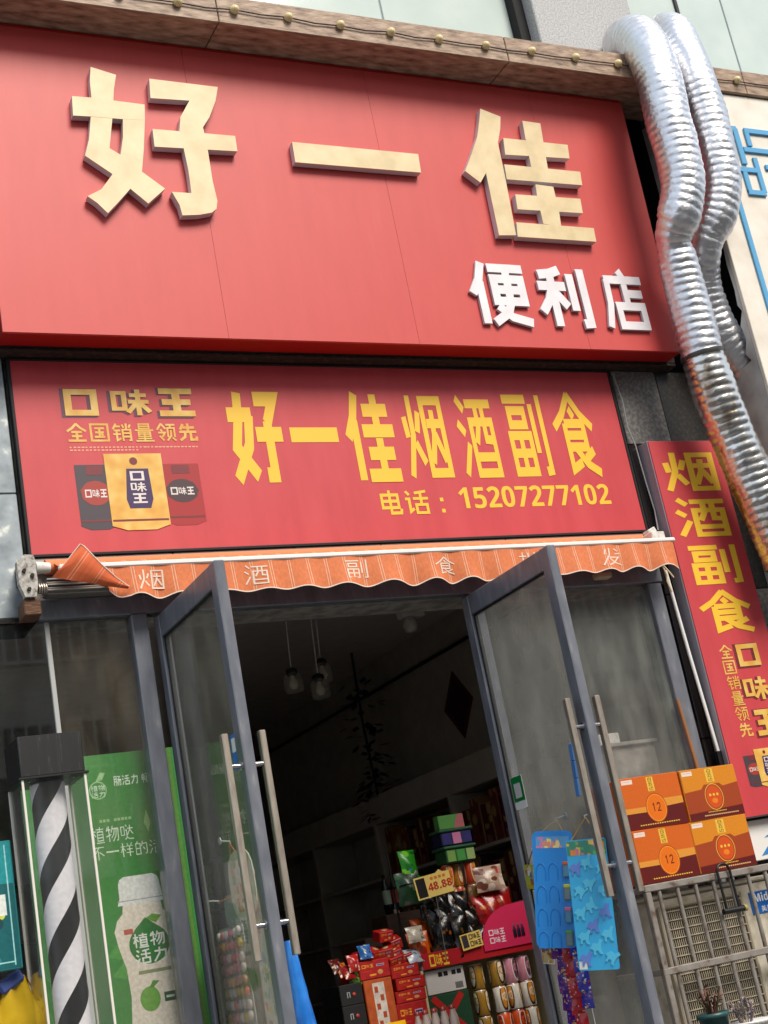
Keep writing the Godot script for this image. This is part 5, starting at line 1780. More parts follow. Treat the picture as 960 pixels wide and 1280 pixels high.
func cartons() -> void:
	var amber := Color(0.80, 0.50, 0.12)
	var orange := Color(0.78, 0.37, 0.11)
	var rusty := Color(0.60, 0.25, 0.11)
	var wine := Color(0.36, 0.09, 0.08)
	var gold := Color(0.86, 0.70, 0.26)
	# front A: orange with a yellow band and the oval 12
	var a := pic(640, 460, orange)
	ink(a, [Vector2(0, 270), Vector2(220, 270), Vector2(260, 215), Vector2(640, 215), Vector2(640, 460), Vector2(0, 460)], amber.lightened(0.1))
	ink(a, [Vector2(0, 318), Vector2(240, 318), Vector2(290, 295), Vector2(640, 278), Vector2(640, 460), Vector2(0, 460)], wine)
	ink_oval(a, Vector2(335, 290), 116, 132, rusty)
	ink_oval(a, Vector2(335, 290), 108, 124, Color(0.88, 0.56, 0.14))
	ink_oval(a, Vector2(335, 290), 100, 116, Color(0.85, 0.42, 0.08))
	ink_words(a, "12", Rect2(284, 246, 108, 78), Color(0.34, 0.12, 0.06), 1.35)
	a.fill_rect(Rect2i(14, 14, 120, 40), Color(0.86, 0.80, 0.76))
	a.fill_rect(Rect2i(24, 28, 96, 5), Color(0.80, 0.62, 0.58))
	a.fill_rect(Rect2i(288, 10, 74, 128), gold)
	ink_words(a, "白云边", Rect2(300, 14, 48, 122), Color(0.30, 0.12, 0.05), 1.0, true)
	for k in 17:
		a.fill_rect(Rect2i(120 + k * 26, 424, 17, 10), gold)
	grain(a, 0.05, 1)
	# front B: amber over rust with a round seal
	var b := pic(640, 460, amber)
	ink(b, [Vector2(0, 205), Vector2(200, 190), Vector2(240, 150), Vector2(420, 150), Vector2(460, 180), Vector2(640, 160), Vector2(640, 460), Vector2(0, 460)], rusty)
	ink(b, [Vector2(0, 400), Vector2(640, 372), Vector2(640, 460), Vector2(0, 460)], wine)
	ink_oval(b, Vector2(330, 270), 106, 122, gold)
	ink_oval(b, Vector2(330, 270), 100, 116, rusty)
	ink_oval(b, Vector2(330, 270), 88, 104, Color(0.78, 0.30, 0.10))
	for k in 3:
		ink_oval(b, Vector2(288 + k * 42, 250), 13, 13, gold)
	ink_oval(b, Vector2(330, 306), 34, 24, Color(0.86, 0.48, 0.10))
	b.fill_rect(Rect2i(14, 14, 120, 40), Color(0.86, 0.80, 0.76))
	b.fill_rect(Rect2i(24, 28, 96, 5), Color(0.80, 0.62, 0.58))
	b.fill_rect(Rect2i(286, 8, 92, 124), gold)
	ink_words(b, "白云边", Rect2(304, 12, 54, 118), Color(0.30, 0.12, 0.05), 1.0, true)
	for k in 13:
		b.fill_rect(Rect2i(220 + k * 17, 398, 11, 9), gold)
	for k in 17:
		b.fill_rect(Rect2i(170 + k * 24, 426, 17, 11), Color(0.80, 0.66, 0.45))
	grain(b, 0.05, 2)
	var fa := printed(a, 0.35)
	var fb := printed(b, 0.35)
	var sa := mat(orange, 0.5)
	var sb := mat(amber, 0.5)
	var spots := [
		[3.704, 1.577, 0.012, fa, sa, "orange liquor carton with an oval 12, lower left of the four on the cage"],
		[4.020, 1.577, -0.01, fb, sb, "amber and rust liquor carton, lower right of the four on the cage"],
		[3.706, 1.8015, -0.015, fa, sa, "orange liquor carton with an oval 12, upper left of the four on the cage"],
		[4.024, 1.8015, 0.02, fb, sb, "amber and rust liquor carton, upper right of the four on the cage"]]
	for s in spots:
		var o := thing("liquor_carton", s[5], "carton", Vector3(s[0] + 0.156, s[1], 0.19), "liquor cartons on the cage")
		var st := S()
		box(st, org + Vector3(0, 0.112, 0), Vector3(0.312, 0.2235, 0.28), 0.003)
		put("box", st, s[4], o)
		st = S()
		card(st, org + Vector3(0, 0.112, 0.1408), 0.307, 0.219)
		put("printed_front", st, s[3], o)
		st = S()
		box(st, org + Vector3(0, 0.2242, 0), Vector3(0.05, 0.0008, 0.276))
		put("sealing_tape", st, mat(Color(0.72, 0.55, 0.32), 0.25), o)
		o.rotation.y = s[2]

# ---------------------------------------------------------------- inside the shop
func can_print(base: Color, a: Color, b: Color, s: int) -> StandardMaterial3D:
	var r := RandomNumberGenerator.new()
	r.seed = s
	var im := pic(192, 96, base)
	im.fill_rect(Rect2i(0, 0, 192, 8), b)
	im.fill_rect(Rect2i(0, 86, 192, 10), a)
	for k in 3:
		ink_oval(im, Vector2(32 + k * 64, 44), 17, 22, a)
		ink_oval(im, Vector2(32 + k * 64, 44), 13, 17, b)
		ink_words(im, "口味", Rect2(22 + k * 64, 38, 22, 12), base)
		for e in 5:
			im.fill_rect(Rect2i(6 + k * 64 + r.randi() % 46, 68 + e * 3, 5 + r.randi() % 12, 2), b if e % 2 else a)
	grain(im, 0.12, s)
	return printed(im, 0.28)

func can(st_mat: Material, at: Vector3, label: String, group: String, h := 0.112, r := 0.031) -> void:
	var o := thing("drink_can", label, "can", at, group)
	var st := S()
	lathe(st, at, [[r * 0.78, 0.0], [r, 0.008], [r, h - 0.012], [r * 0.82, h - 0.002]], 16)
	put("body", st, st_mat, o)
	st = S()
	lathe(st, at, [[r * 0.82, h - 0.002], [r * 0.82, h], [r * 0.74, h - 0.001], [0.0, h - 0.004]], 16)
	put("lid", st, m.chrome, o)
	o.rotation.y = rng.randf_range(-0.6, 0.6)

func pouch(called: String, label: String, at: Vector3, w: float, h: float, d: float, c: Material, turn: float, lean: float, group: String, pr: Material = null) -> void:
	var o := thing(called, label, "snack pack", at, group)
	var st := S()
	var nx := 10
	var ny := 10
	for s in [-1.0, 1.0]:
		for i in ny:
			for k in nx:
				var q := []
				var uv := []
				for e in [[0, 0], [1, 0], [1, 1], [0, 1]]:
					var u: float = (k + e[0]) / float(nx)
					var v: float = (i + e[1]) / float(ny)
					var bulge: float = sin(u * PI) * pow(maxf(0.0, sin(clampf(v * 1.08 - 0.02, 0, 1) * PI)), 0.55)
					bulge += 0.18 * sin(u * 9.0 + v * 7.0 + at.x * 50.0) * sin(u * PI) * sin(v * PI)
					var narrow := 1.0 - 0.08 * sin(v * PI)
					q.append(at + Vector3((u - 0.5) * w * narrow, v * h, s * (bulge * d * 0.5 + 0.001)))
					uv.append(Vector2(u, 1.0 - v))
				face(st, q, Vector3(0, 0, s), uv, 0)
	put("bag", st, c if pr == null else pr, o)
	o.rotation = Vector3(lean, turn, 0)

func pendant(label: String, at: Vector3) -> void:
	var o := thing("pendant_lamp", label, "lamp", at, "pendant lamps")
	var st := S()
	lathe(st, at, [[0.0, 0.0], [0.045, 0.002], [0.052, 0.015], [0.054, 0.075], [0.046, 0.098], [0.03, 0.112]], 20)
	put("glass_shade", st, m.shade, o)
	st = S()
	lathe(st, at, [[0.022, 0.095], [0.032, 0.108], [0.032, 0.130], [0.012, 0.142], [0.0, 0.142]], 14)
	put("cap", st, m.black, o)
	st = S()
	lathe(st, at, [[0.0, 0.018], [0.016, 0.022], [0.026, 0.042], [0.024, 0.058], [0.013, 0.080], [0.013, 0.095]], 14)
	put("bulb", st, mat(Color(0.80, 0.78, 0.70), 0.25), o)
	st = S()
	tube(st, [at + Vector3.UP * 0.14, Vector3(at.x + 0.02, 3.45, at.z)], 0.003, 6)
	put("cable", st, m.white, o)

func shop_inside() -> void:
	# lamps
	pendant("left of the three glass pendant lamps, hanging apart from the pair", Vector3(3.175, 2.955, -1.7))
	pendant("upper right of the three glass pendant lamps", Vector3(3.37, 3.0, -1.72))
	pendant("lowest of the three glass pendant lamps, in the middle", Vector3(3.31, 2.90, -1.66))
	var o := thing("ceiling_track", "black ceiling bar from which the pendant lamps hang", "ceiling bar", Vector3(3.2, 3.44, -1.7))
	var st := S()
	span(st, Vector3(2.85, 3.44, -1.72), Vector3(3.45, 3.459, -1.69), 0.003)
	box(st, Vector3(3.42, 3.43, -1.7), Vector3(0.10, 0.04, 0.08), 0.006)
	put("bar", st, m.black, o)
	o = thing("emergency_light", "small white emergency light under the ceiling near the right wall", "lamp", Vector3(4.12, 3.33, -1.95))
	st = S()
	box(st, Vector3(4.12, 3.425, -1.95), Vector3(0.16, 0.055, 0.08), 0.008)
	put("housing", st, m.white, o)
	st = S()
	lathe(st, Vector3(4.09, 3.30, -1.93), [[0.0, 0.0], [0.035, 0.01], [0.045, 0.05], [0.035, 0.09], [0.02, 0.10]], 14)
	put("lamp_head", st, m.white_paint, o)
	st = S()
	tube(st, [Vector3(4.20, 3.43, -1.95), Vector3(4.3, 3.445, -1.8), Vector3(4.42, 3.44, -1.4), Vector3(4.49, 3.44, -0.9)], 0.006, 6)
	put("cable", st, m.black, o)
	# right wall: conduit, paper diamond, cabinet
	st = S()
	org = Vector3(4.48, 3.25, -3.0)
	tube(st, [Vector3(4.485, 3.255, -0.3), Vector3(4.485, 3.255, -5.9)], 0.012, 8)
	single("wall_conduit", st, m.black, org, "dark conduit running along the top of the right inside wall", "conduit")
	o = thing("paper_diamond", "dark red paper diamond on the right inside wall", "wall decoration", Vector3(4.497, 2.69, -2.25))
	st = S()
	var t := Transform3D(Basis(Vector3(0, 0, 1), Vector3(0, 1, 0), Vector3(-1, 0, 0)), Vector3(4.498, 2.902, -2.25))
	prism(st, PackedVector2Array([Vector2(0, -0.215), Vector2(0.19, 0), Vector2(0, 0.215), Vector2(-0.19, 0)]), 0.0, 0.004, t)
	put("paper", st, mat(Color(0.30, 0.05, 0.05), 0.6), o)
	st = S()
	prism(st, PackedVector2Array([Vector2(0, -0.17), Vector2(0.15, 0), Vector2(0, 0.17), Vector2(-0.15, 0)]), 0.0045, 0.006, t)
	put("inner_sheet", st, mat(Color(0.16, 0.035, 0.03), 0.6), o)
	o = thing("wall_cabinet", "pale wall cabinet with open shelves of cartons along the right inside wall", "cabinet", Vector3(4.35, 0.55, -2.8))
	st = S()
	span(st, Vector3(4.20, 2.33, -5.2), Vector3(4.499, 2.51, -1.0), 0.006)
	put("header", st, m.wallpaint, o)
	for z in [-1.0, -2.05, -3.1, -4.15, -5.18]:
		st = S()
		span(st, Vector3(4.19, 0.56, z - 0.02), Vector3(4.498, 2.329, z + 0.02), 0.003)
		put("upright", st, m.wallpaint, o)
	for y in [0.9, 1.28, 1.64, 1.98]:
		st = S()
		span(st, Vector3(4.20, y, -5.15), Vector3(4.498, y + 0.02, -1.025), 0.003)
		put("shelf", st, m.wallpaint, o)
	var cols := [Color(0.40, 0.16, 0.08), Color(0.48, 0.28, 0.10), Color(0.30, 0.07, 0.07), Color(0.36, 0.26, 0.16), Color(0.20, 0.12, 0.10), Color(0.50, 0.36, 0.20)]
	var cm := []
	for k in cols.size():
		cm.append(packaging(24, 40, cols[k], [cols[k].lightened(0.25), cols[k].darkened(0.5), Color(0.6, 0.5, 0.3)], 4, 200 + k, 0.3, 0.5))
	var nth := ["first", "second", "third", "fourth", "fifth", "sixth", "seventh", "eighth", "ninth", "tenth", "eleventh", "twelfth", "thirteenth", "fourteenth", "fifteenth", "sixteenth", "seventeenth", "eighteenth"]
	for y in [2.0, 1.66, 1.30]:
		var z := -1.12
		var count := 0
		while z > -3.0:
			var w := rng.randf_range(0.09, 0.14)
			var h := rng.randf_range(0.22, 0.30)
			if absf(z - w / 2 + 2.05) > 0.11:
				o = thing("bottle_carton", "bottle carton on the wall cabinet's %s shelf, %s from the doorway" % ["top" if y > 1.9 else "middle" if y > 1.5 else "lower", nth[count]], "carton", Vector3(4.27, y + 0.001, z - w / 2), "bottle cartons on the wall cabinet")
				st = S()
				box(st, org + Vector3(0, h / 2, 0), Vector3(0.11, h, w - 0.012), 0.003)
				put("box", st, mat(cols[rng.randi() % cols.size()], 0.5), o)
				st = S()
				card(st, org + Vector3(-0.0556, h / 2, 0), w - 0.02, h - 0.01, Basis(Vector3(0, 0, 1), Vector3(0, 1, 0), Vector3(-1, 0, 0)))
				put("print", st, cm[rng.randi() % cm.size()], o)
				count += 1
			z -= w
	# dark hanging vine
	o = thing("hanging_vine", "dark artificial vine hanging in the gloom behind the lamps", "decoration", Vector3(4.2, 2.35, -3.0))
	st = S()
	tube(st, [Vector3(4.2, 3.459, -3.0), Vector3(4.19, 3.0, -3.0), Vector3(4.21, 2.4, -3.0)], 0.008, 6)
	put("stem", st, m.flat_black, o)
	st = S()
	for k in 120:
		var y := rng.randf_range(2.35, 3.25)
		var a := rng.randf() * TAU
		var p := Vector3(4.2 + cos(a) * rng.randf_range(0.0, 0.12), y, -3.0 + sin(a) * rng.randf_range(0.0, 0.14))
		var d := Vector3(cos(a), rng.randf_range(-0.8, 0.4), sin(a)).normalized()
		var sd := d.cross(Vector3.UP).normalized() * 0.026
		face(st, [p, p + d * 0.04 + sd, p + d * 0.085, p + d * 0.04 - sd], Vector3.UP)
	put("leaves", st, mat(Color(0.05, 0.07, 0.05), 0.6), o)
	# back shelves with bottles
	o = thing("back_shelf", "dark wooden shelves of bottles against the back wall", "shelf", Vector3(2.6, 0.55, -5.8))
	for y in [0.9, 1.3, 1.7, 2.1, 2.5]:
		st = S()
		span(st, Vector3(0.6, y, -5.99), Vector3(4.15, y + 0.025, -5.7), 0.003)
		put("shelf", st, m.brown, o)
	for x in [0.6, 1.8, 3.0, 4.15]:
		st = S()
		span(st, Vector3(x - 0.015, 0.56, -5.995), Vector3(x + 0.015, 2.7, -5.69), 0.003)
		put("upright", st, m.brown, o)
	var glassmats := [mat(Color(0.06, 0.10, 0.06), 0.15), mat(Color(0.12, 0.05, 0.03), 0.15), mat(Color(0.30, 0.28, 0.24), 0.2), mat(Color(0.25, 0.04, 0.04), 0.2)]
	var lab := mat(Color(0.50, 0.45, 0.36), 0.6)
	var proto := []
	for k in 4:
		o = thing("bottle", "dark bottle on the back wall's lower shelf, %s of four" % nth[k], "bottle", Vector3(3.25 + k * 0.09, 1.3255, -5.8), "bottles on the back shelves")
		st = S()
		lathe(st, org, [[0.0, 0.0], [0.034, 0.001], [0.036, 0.01], [0.036, 0.16], [0.028, 0.19], [0.013, 0.215], [0.012, 0.27], [0.015, 0.272], [0.015, 0.29], [0.0, 0.291]], 12)
		put("glass", st, glassmats[k], o)
		st = S()
		lathe(st, org, [[0.0365, 0.05], [0.0365, 0.12]], 12)
		put("label", st, lab, o)
		proto.append(o)
	for y in [1.7255, 2.1255]:
		for k in 12:
			var x := 2.9 + k * 0.098
			if absf(x - 3.0) < 0.06:
				continue
			copy_of(proto[rng.randi() % 4], Vector3(x + rng.randf_range(-0.01, 0.01), y, -5.8 + rng.randf_range(-0.03, 0.03)), "dark bottle on the back wall's %s shelf, %s of its row" % ["upper" if y > 2.0 else "middle", nth[k]])
	# pale cabinet behind the right side pane
	o = thing("white_cabinet", "pale low cabinet inside, behind the right side pane", "cabinet", Vector3(4.2, 0.551, -0.38))
	st = S()
	span(st, Vector3(4.06, 0.552, -0.55), Vector3(4.34, 2.235, -0.20), 0.006)
	put("body", st, m.concrete, o)
	st = S()
	span(st, Vector3(4.03, 2.2355, -0.58), Vector3(4.35, 2.255, -0.18), 0.004)
	put("top", st, m.concrete, o)
	st = S()
	span(st, Vector3(4.10, 2.256, -0.42), Vector3(4.22, 2.32, -0.30), 0.004)
	put("small_box", st, m.white_paint, o)
	gondola()

func gondola() -> void:
	var rail := mat(Color(0.62, 0.06, 0.10), 0.4)
	var yel := mat(Color(0.88, 0.68, 0.16), 0.5)
	var o := thing("display_shelf", "display shelf with a red front rail just inside the doorway", "shelf", Vector3(3.2, 0.551, -0.8))
	var st := S()
	span(st, Vector3(3.085, 1.405, -1.02), Vector3(3.72, 1.425, -0.60), 0.003)
	put("upper_board", st, m.white_paint, o)
	st = S()
	span(st, Vector3(3.085, 1.405, -0.599), Vector3(3.72, 1.475, -0.592), 0.002)
	put("front_rail", st, rail, o)
	st = S()
	words(st, "口味王", [3.12, 1.468, 3.225, 1.412], -0.5918, -0.591, Transform3D.IDENTITY, 1.0)
	put("lettering", st, yel, o)
	st = S()
	span(st, Vector3(3.085, 1.02, -1.02), Vector3(3.72, 1.04, -0.60), 0.003)
	put("lower_board", st, m.white_paint, o)
	st = S()
	span(st, Vector3(3.085, 0.552, -1.045), Vector3(3.72, 1.404, -1.022), 0.002)
	put("back_panel", st, mat(Color(0.72, 0.66, 0.50), 0.6), o)
	for x in [3.08, 3.725]:
		st = S()
		span(st, Vector3(x - 0.009, 0.552, -1.02), Vector3(x + 0.004, 1.404, -0.60), 0.002)
		put("side_panel", st, mat(Color(0.72, 0.66, 0.50), 0.6), o)
	# pink display board
	o = thing("display_board", "pink arched display board with white characters on the shelf", "display board", Vector3(3.53, 1.475, -0.585))
	st = S()
	var p := PackedVector2Array([Vector2(3.41, 1.435)])
	for k in 11:
		var a := PI - k * PI / 2 / 10
		p.append(Vector2(3.60 + cos(a) * 0.19, 1.475 + sin(a) * 0.15))
	p.append(Vector2(3.69, 1.63))
	p.append(Vector2(3.69, 1.435))
	prism(st, p, -0.590, -0.584)
	put("board", st, mat(Color(0.72, 0.10, 0.28), 0.45), o)
	st = S()
	words(st, "口味王", [3.445, 1.525, 3.535, 1.497], -0.5838, -0.583)
	words(st, "口味王", [3.445, 1.49, 3.535, 1.462], -0.5838, -0.583)
	put("lettering", st, mat(Color(0.85, 0.72, 0.76), 0.5), o)
	st = S()
	for k in 3:
		lathe(st, Vector3(3.585 + k * 0.022, 1.472, -0.582), [[0.0, 0.0], [0.009, 0.001], [0.009, 0.035], [0.004, 0.045], [0.004, 0.06], [0.0, 0.061]], 10, true, 0.3)
	put("printed_bottle", st, mat(Color(0.10, 0.06, 0.16), 0.4), o)
	# cans under the shelf
	var looks := [[Color(0.62, 0.45, 0.12), [Color(0.12, 0.10, 0.08), Color(0.85, 0.80, 0.70)], "gold and black"], [Color(0.78, 0.50, 0.55), [Color(0.88, 0.84, 0.84), Color(0.35, 0.22, 0.26)], "pink"], [Color(0.85, 0.82, 0.76), [Color(0.12, 0.11, 0.12), Color(0.80, 0.50, 0.12)], "white and black"], [Color(0.82, 0.30, 0.06), [Color(0.90, 0.86, 0.80), Color(0.50, 0.12, 0.05)], "orange"]]
	var cm := []
	for k in 4:
		cm.append(can_print(looks[k][0], looks[k][1][0], looks[k][1][1], 300 + k))
	var places := [[1.2745, [0, 0, 1, 1]], [1.1582, [0, 2, 2, 2]], [1.0415, [0, 3, 3, 2]]]
	for r in places.size():
		for c in 4:
			var kind: int = places[r][1][c]
			can(cm[kind], Vector3(3.385 + c * 0.074 + (0.018 if c > 0 else 0.0), places[r][0], -0.645 - (0.02 if c == 0 else 0.0)), "%s drink can, %s row, %s under the red shelf rail" % [looks[kind][2], ["top", "middle", "bottom"][r], ["first from left", "second from left", "third from left", "last on the right"][c]], "drink cans under the shelf", 0.1155, 0.034)
	# white delivery box and green sack box in the lower bay
	o = thing("delivery_box", "white printed box under the red shelf rail", "box", Vector3(3.20, 1.29, -0.75))
	st = S()
	box(st, Vector3(3.20, 1.345, -0.76), Vector3(0.20, 0.105, 0.28), 0.003)
	put("box", st, mat(Color(0.72, 0.70, 0.68), 0.6), o)
	st = S()
	for k in 4:
		span(st, Vector3(3.165 + k * 0.028 + (0.014 if k > 1 else 0.0), 1.365, -0.6195), Vector3(3.187 + k * 0.028 + (0.014 if k > 1 else 0.0), 1.385, -0.619))
	for k in 8:
		span(st, Vector3(3.245 + k * 0.005, 1.303, -0.6195), Vector3(3.248 + k * 0.005, 1.33, -0.619))
	put("print", st, m.black, o)
	o = thing("gift_box", "green box with a crossed red ribbon in the lower bay", "box", Vector3(3.19, 1.041, -0.75))
	st = S()
	box(st, Vector3(3.20, 1.1655, -0.76), Vector3(0.21, 0.2475, 0.28), 0.003)
	put("box", st, mat(Color(0.04, 0.22, 0.12), 0.5), o)
	st = S()
	for s in [-1.0, 1.0]:
		box(st, Vector3(3.19, 1.20, -0.617 - 0.001 * s), Vector3(0.03, 0.22, 0.001), 0.0, Basis(Vector3(0, 0, 1), s * 0.75))
	put("ribbon", st, mat(Color(0.66, 0.10, 0.08), 0.4), o)
	# red pile at the left
	var red := mat(Color(0.60, 0.06, 0.05), 0.45)
	var pr := pic(96, 64, Color(0.60, 0.06, 0.05))
	ink_words(pr, "口味王", Rect2(8, 10, 40, 13), Color(0.80, 0.56, 0.12))
	ink_oval(pr, Vector2(66, 44), 9, 9, Color(0.74, 0.52, 0.28))
	pr.fill_rect(Rect2i(56, 14, 26, 8), Color(0.66, 0.64, 0.74))
	pr.fill_rect(Rect2i(58, 16, 22, 4), Color(0.20, 0.14, 0.36))
	pr.fill_rect(Rect2i(30, 48, 22, 7), Color(0.80, 0.52, 0.10))
	pr.fill_rect(Rect2i(8, 34, 30, 3), Color(0.72, 0.20, 0.14))
	grain(pr, 0.15, 31)
	var prm := printed(pr, 0.45)
	var pile := [[2.842, 1.411, 0.15, 0.08, "red snack carton on the orange and white carton"], [2.998, 1.339, 0.15, 0.052, "flat red carton against the shelf, top of three"], [2.996, 1.286, 0.15, 0.052, "flat red carton against the shelf, middle of three"], [2.99, 1.142, 0.15, 0.143, "red carton against the shelf, under the flat ones"], [2.985, 1.392, 0.14, 0.06, "red carton under the loose packets next to the shelf"]]
	for q in pile:
		o = thing("snack_carton", q[4], "carton", Vector3(q[0], q[1], -0.70), "red snack cartons")
		st = S()
		box(st, org + Vector3(0, q[3] / 2, 0), Vector3(q[2], q[3], 0.24), 0.003)
		put("box", st, red, o)
		st = S()
		card(st, org + Vector3(0, q[3] / 2, 0.1206), q[2] - 0.008, q[3] - 0.008)
		put("print", st, prm, o)
		o.rotation.y = rng.randf_range(-0.06, 0.1)
	o = thing("milk_carton", "orange and white drink carton left of the flat red cartons", "carton", Vector3(2.842, 1.142, -0.70))
	st = S()
	box(st, org + Vector3(0, 0.134, 0), Vector3(0.14, 0.267, 0.24), 0.003)
	put("box", st, mat(Color(0.62, 0.26, 0.08), 0.5), o)
	pr = pic(70, 130, Color(0.64, 0.28, 0.10))
	pr.fill_rect(Rect2i(20, 6, 30, 120), Color(0.74, 0.70, 0.66))
	for k in 6:
		pr.fill_rect(Rect2i(24 + (k % 2) * 12, 14 + k * 18, 9, 13), Color(0.60, 0.24, 0.10))
	grain(pr, 0.15, 32)
	st = S()
	card(st, org + Vector3(0, 0.134, 0.1206), 0.134, 0.26)
	put("print", st, printed(pr, 0.45), o)
	o = thing("floor_stand", "low plinth carrying the pile of red cartons", "plinth", Vector3(2.85, 0.551, -0.75))
	st = S()
	span(st, Vector3(2.60, 0.552, -0.95), Vector3(3.068, 1.141, -0.55), 0.004)
	put("block", st, m.concrete, o)
	# black cartons lettered in white
	for k in 3:
		o = thing("black_carton", ["black carton with white lettering, top of its stack", "black carton with white lettering, middle of its stack", "black carton with white lettering, bottom of its stack"][k], "carton", Vector3(2.70, 1.3215 - k * 0.0895, -0.66), "black cartons inside the door")
		st = S()
		box(st, org + Vector3(0, 0.0445, 0), Vector3(0.11, 0.0885, 0.2), 0.003)
		put("box", st, mat(Color(0.03, 0.03, 0.035), 0.5), o)
		st = S()
		for e in 2:
			span(st, org + Vector3(-0.022 + e * 0.011, 0.032, 0.1003), org + Vector3(-0.018 + e * 0.011, 0.052, 0.101))
		span(st, org + Vector3(-0.022, 0.0524, 0.1003), org + Vector3(-0.007, 0.056, 0.101))
		put("lettering", st, mat(Color(0.55, 0.55, 0.55), 0.5), o)
		st = S()
		lathe(st, org, [[0.0, 0.0], [0.009, 0.0], [0.009, 0.001], [0.0, 0.001]], 14)
		var dot := put("red_dot", st, mat(Color(0.60, 0.18, 0.13), 0.5), o)
		dot.rotation.x = PI / 2
		dot.position = Vector3(0.012, 0.043, 0.1005)
	# loose little boxes and sachets on the pile
	var small := [[2.922, 1.565, "topmost"], [2.868, 1.497, "left of the middle"], [2.987, 1.526, "right and high"], [2.922, 1.492, "in the middle"], [3.02, 1.455, "nearest the shelf"], [2.823, 1.493, "leftmost"], [2.95, 1.455, "low in the middle"], [2.975, 1.478, "right of the middle"]]
	for k in small.size():
		o = thing("snack_box", "small red snack box thrown on the pile, " + small[k][2], "box", Vector3(small[k][0], small[k][1], -0.615 - 0.02 * (k % 3)), "small red boxes on the pile")
		st = S()
		box(st, org + Vector3(0, 0.022, 0), Vector3(0.075, 0.045, 0.06), 0.003)
		put("box", st, red, o)
		st = S()
		card(st, org + Vector3(0, 0.022, 0.0304), 0.071, 0.041)
		put("print", st, prm, o)
		st = S()
		lathe(st, org + Vector3(0.005, 0.0455, 0.0), [[0.015, 0.0], [0.015, 0.0008], [0.0, 0.001]], 14)
		put("seal", st, mat(Color(0.66, 0.52, 0.36), 0.5), o)
		o.rotation = Vector3(rng.randf_range(0.0, 0.5), rng.randf_range(-0.5, 0.5), rng.randf_range(-0.25, 0.25))
	var mix := [Color(0.60, 0.10, 0.09), Color(0.16, 0.36, 0.60), Color(0.68, 0.34, 0.08), Color(0.28, 0.46, 0.12), Color(0.50, 0.07, 0.07), Color(0.64, 0.60, 0.54), Color(0.60, 0.64, 0.70), Color(0.30, 0.06, 0.06)]
	var names := ["red", "blue", "orange", "green", "dark red", "pale", "white and blue", "wine red"]
	var where := [[2.737, 1.455], [2.808, 1.50], [2.70, 1.44], [2.747, 1.40], [2.713, 1.43], [3.07, 1.53], [3.056, 1.445], [2.679, 1.46]]
	for k in 8:
		pouch("snack_pouch", "little %s snack sachet on the pile by the shelf" % names[k], Vector3(where[k][0], where[k][1], -0.56 - 0.012 * (k % 4)), 0.085 if k > 4 and k < 7 else 0.06, 0.075, 0.03, red, rng.randf_range(-0.5, 0.5), rng.randf_range(-0.7, -0.1), "sachets on the red pile", packaging(40, 40, mix[k], [mix[k].lightened(0.35), mix[k].darkened(0.5), Color(0.74, 0.68, 0.56), mix[k].darkened(0.2)], 22, 340 + k, 0.10, 0.28))
	# black and gold pouches heaped on the shelf
	var gloss := mat(Color(0.025, 0.022, 0.022), 0.22)
	var blackpr := []
	for k in 3:
		blackpr.append(packaging(40, 52, Color(0.03, 0.027, 0.027), [Color(0.02, 0.02, 0.02), Color(0.30, 0.21, 0.07), Color(0.05, 0.05, 0.05), Color(0.52, 0.27, 0.08), Color(0.02, 0.02, 0.02), Color(0.06, 0.09, 0.05)], 26, 360 + k, 0.10, 0.24))
	var spots := [[3.215, 1.62], [3.278, 1.635], [3.344, 1.625], [3.397, 1.595], [3.219, 1.555], [3.286, 1.56], [3.357, 1.55], [3.425, 1.525], [3.222, 1.49], [3.301, 1.485], [3.371, 1.478], [3.25, 1.43], [3.33, 1.43], [3.42, 1.43]]
	var place := ["top row, first", "top row, second", "top row, third", "top row, last", "second row, first", "second row, second", "second row, third", "second row, last", "third row, first", "third row, second", "third row, last", "bottom row, left", "bottom row, middle", "bottom row, right"]
	for k in spots.size():
		pouch("black_pouch", "glossy black snack pouch in the heap, %s" % place[k], Vector3(spots[k][0], spots[k][1], -0.66 + 0.02 * (k / 4) + rng.randf_range(-0.01, 0.01)), 0.095, 0.13, 0.045, gloss, rng.randf_range(-0.5, 0.5), rng.randf_range(-0.45, -0.1), "black pouches on the shelf", blackpr[k % 3])
	for k in 3:
		pouch("orange_pouch", "orange snack pouch at the left of the black heap, %s" % ["nearest the rail", "behind the first", "leaning left"][k], Vector3(3.10 + k * 0.04, 1.43 + 0.03 * k, -0.62 - 0.04 * k), 0.10, 0.15, 0.05, red, -0.3 + 0.25 * k, -0.25, "orange pouches on the shelf", packaging(40, 52, Color(0.74, 0.30, 0.05), [Color(0.85, 0.50, 0.10), Color(0.15, 0.06, 0.03), Color(0.55, 0.10, 0.05)], 8, 380, 0.2, 0.28))
	for k in 3:
		pouch("red_pouch", "red snack bag right of the can tower, %s" % ["left", "middle", "right"][k], Vector3(3.515 + k * 0.05, 1.50 + 0.01 * k, -0.70), 0.11, 0.19, 0.06, red, 0.2 - 0.2 * k, -0.1, "red bags on the shelf", packaging(40, 52, Color(0.56, 0.05, 0.05), [Color(0.70, 0.10, 0.08), Color(0.40, 0.02, 0.03), Color(0.70, 0.40, 0.12)], 7, 390, 0.2, 0.25))
	pouch("food_pouch", "pale and red food bag on top of the red bags", Vector3(3.565, 1.70, -0.68), 0.15, 0.12, 0.05, red, -0.15, -0.15, "", packaging(64, 52, Color(0.66, 0.55, 0.48), [Color(0.70, 0.20, 0.15), Color(0.80, 0.74, 0.66), Color(0.40, 0.20, 0.15)], 14, 400, 0.14, 0.3))
	o = thing("bag_rack", "stepped rack under the red snack bags", "rack", Vector3(3.55, 1.426, -0.75))
	st = S()
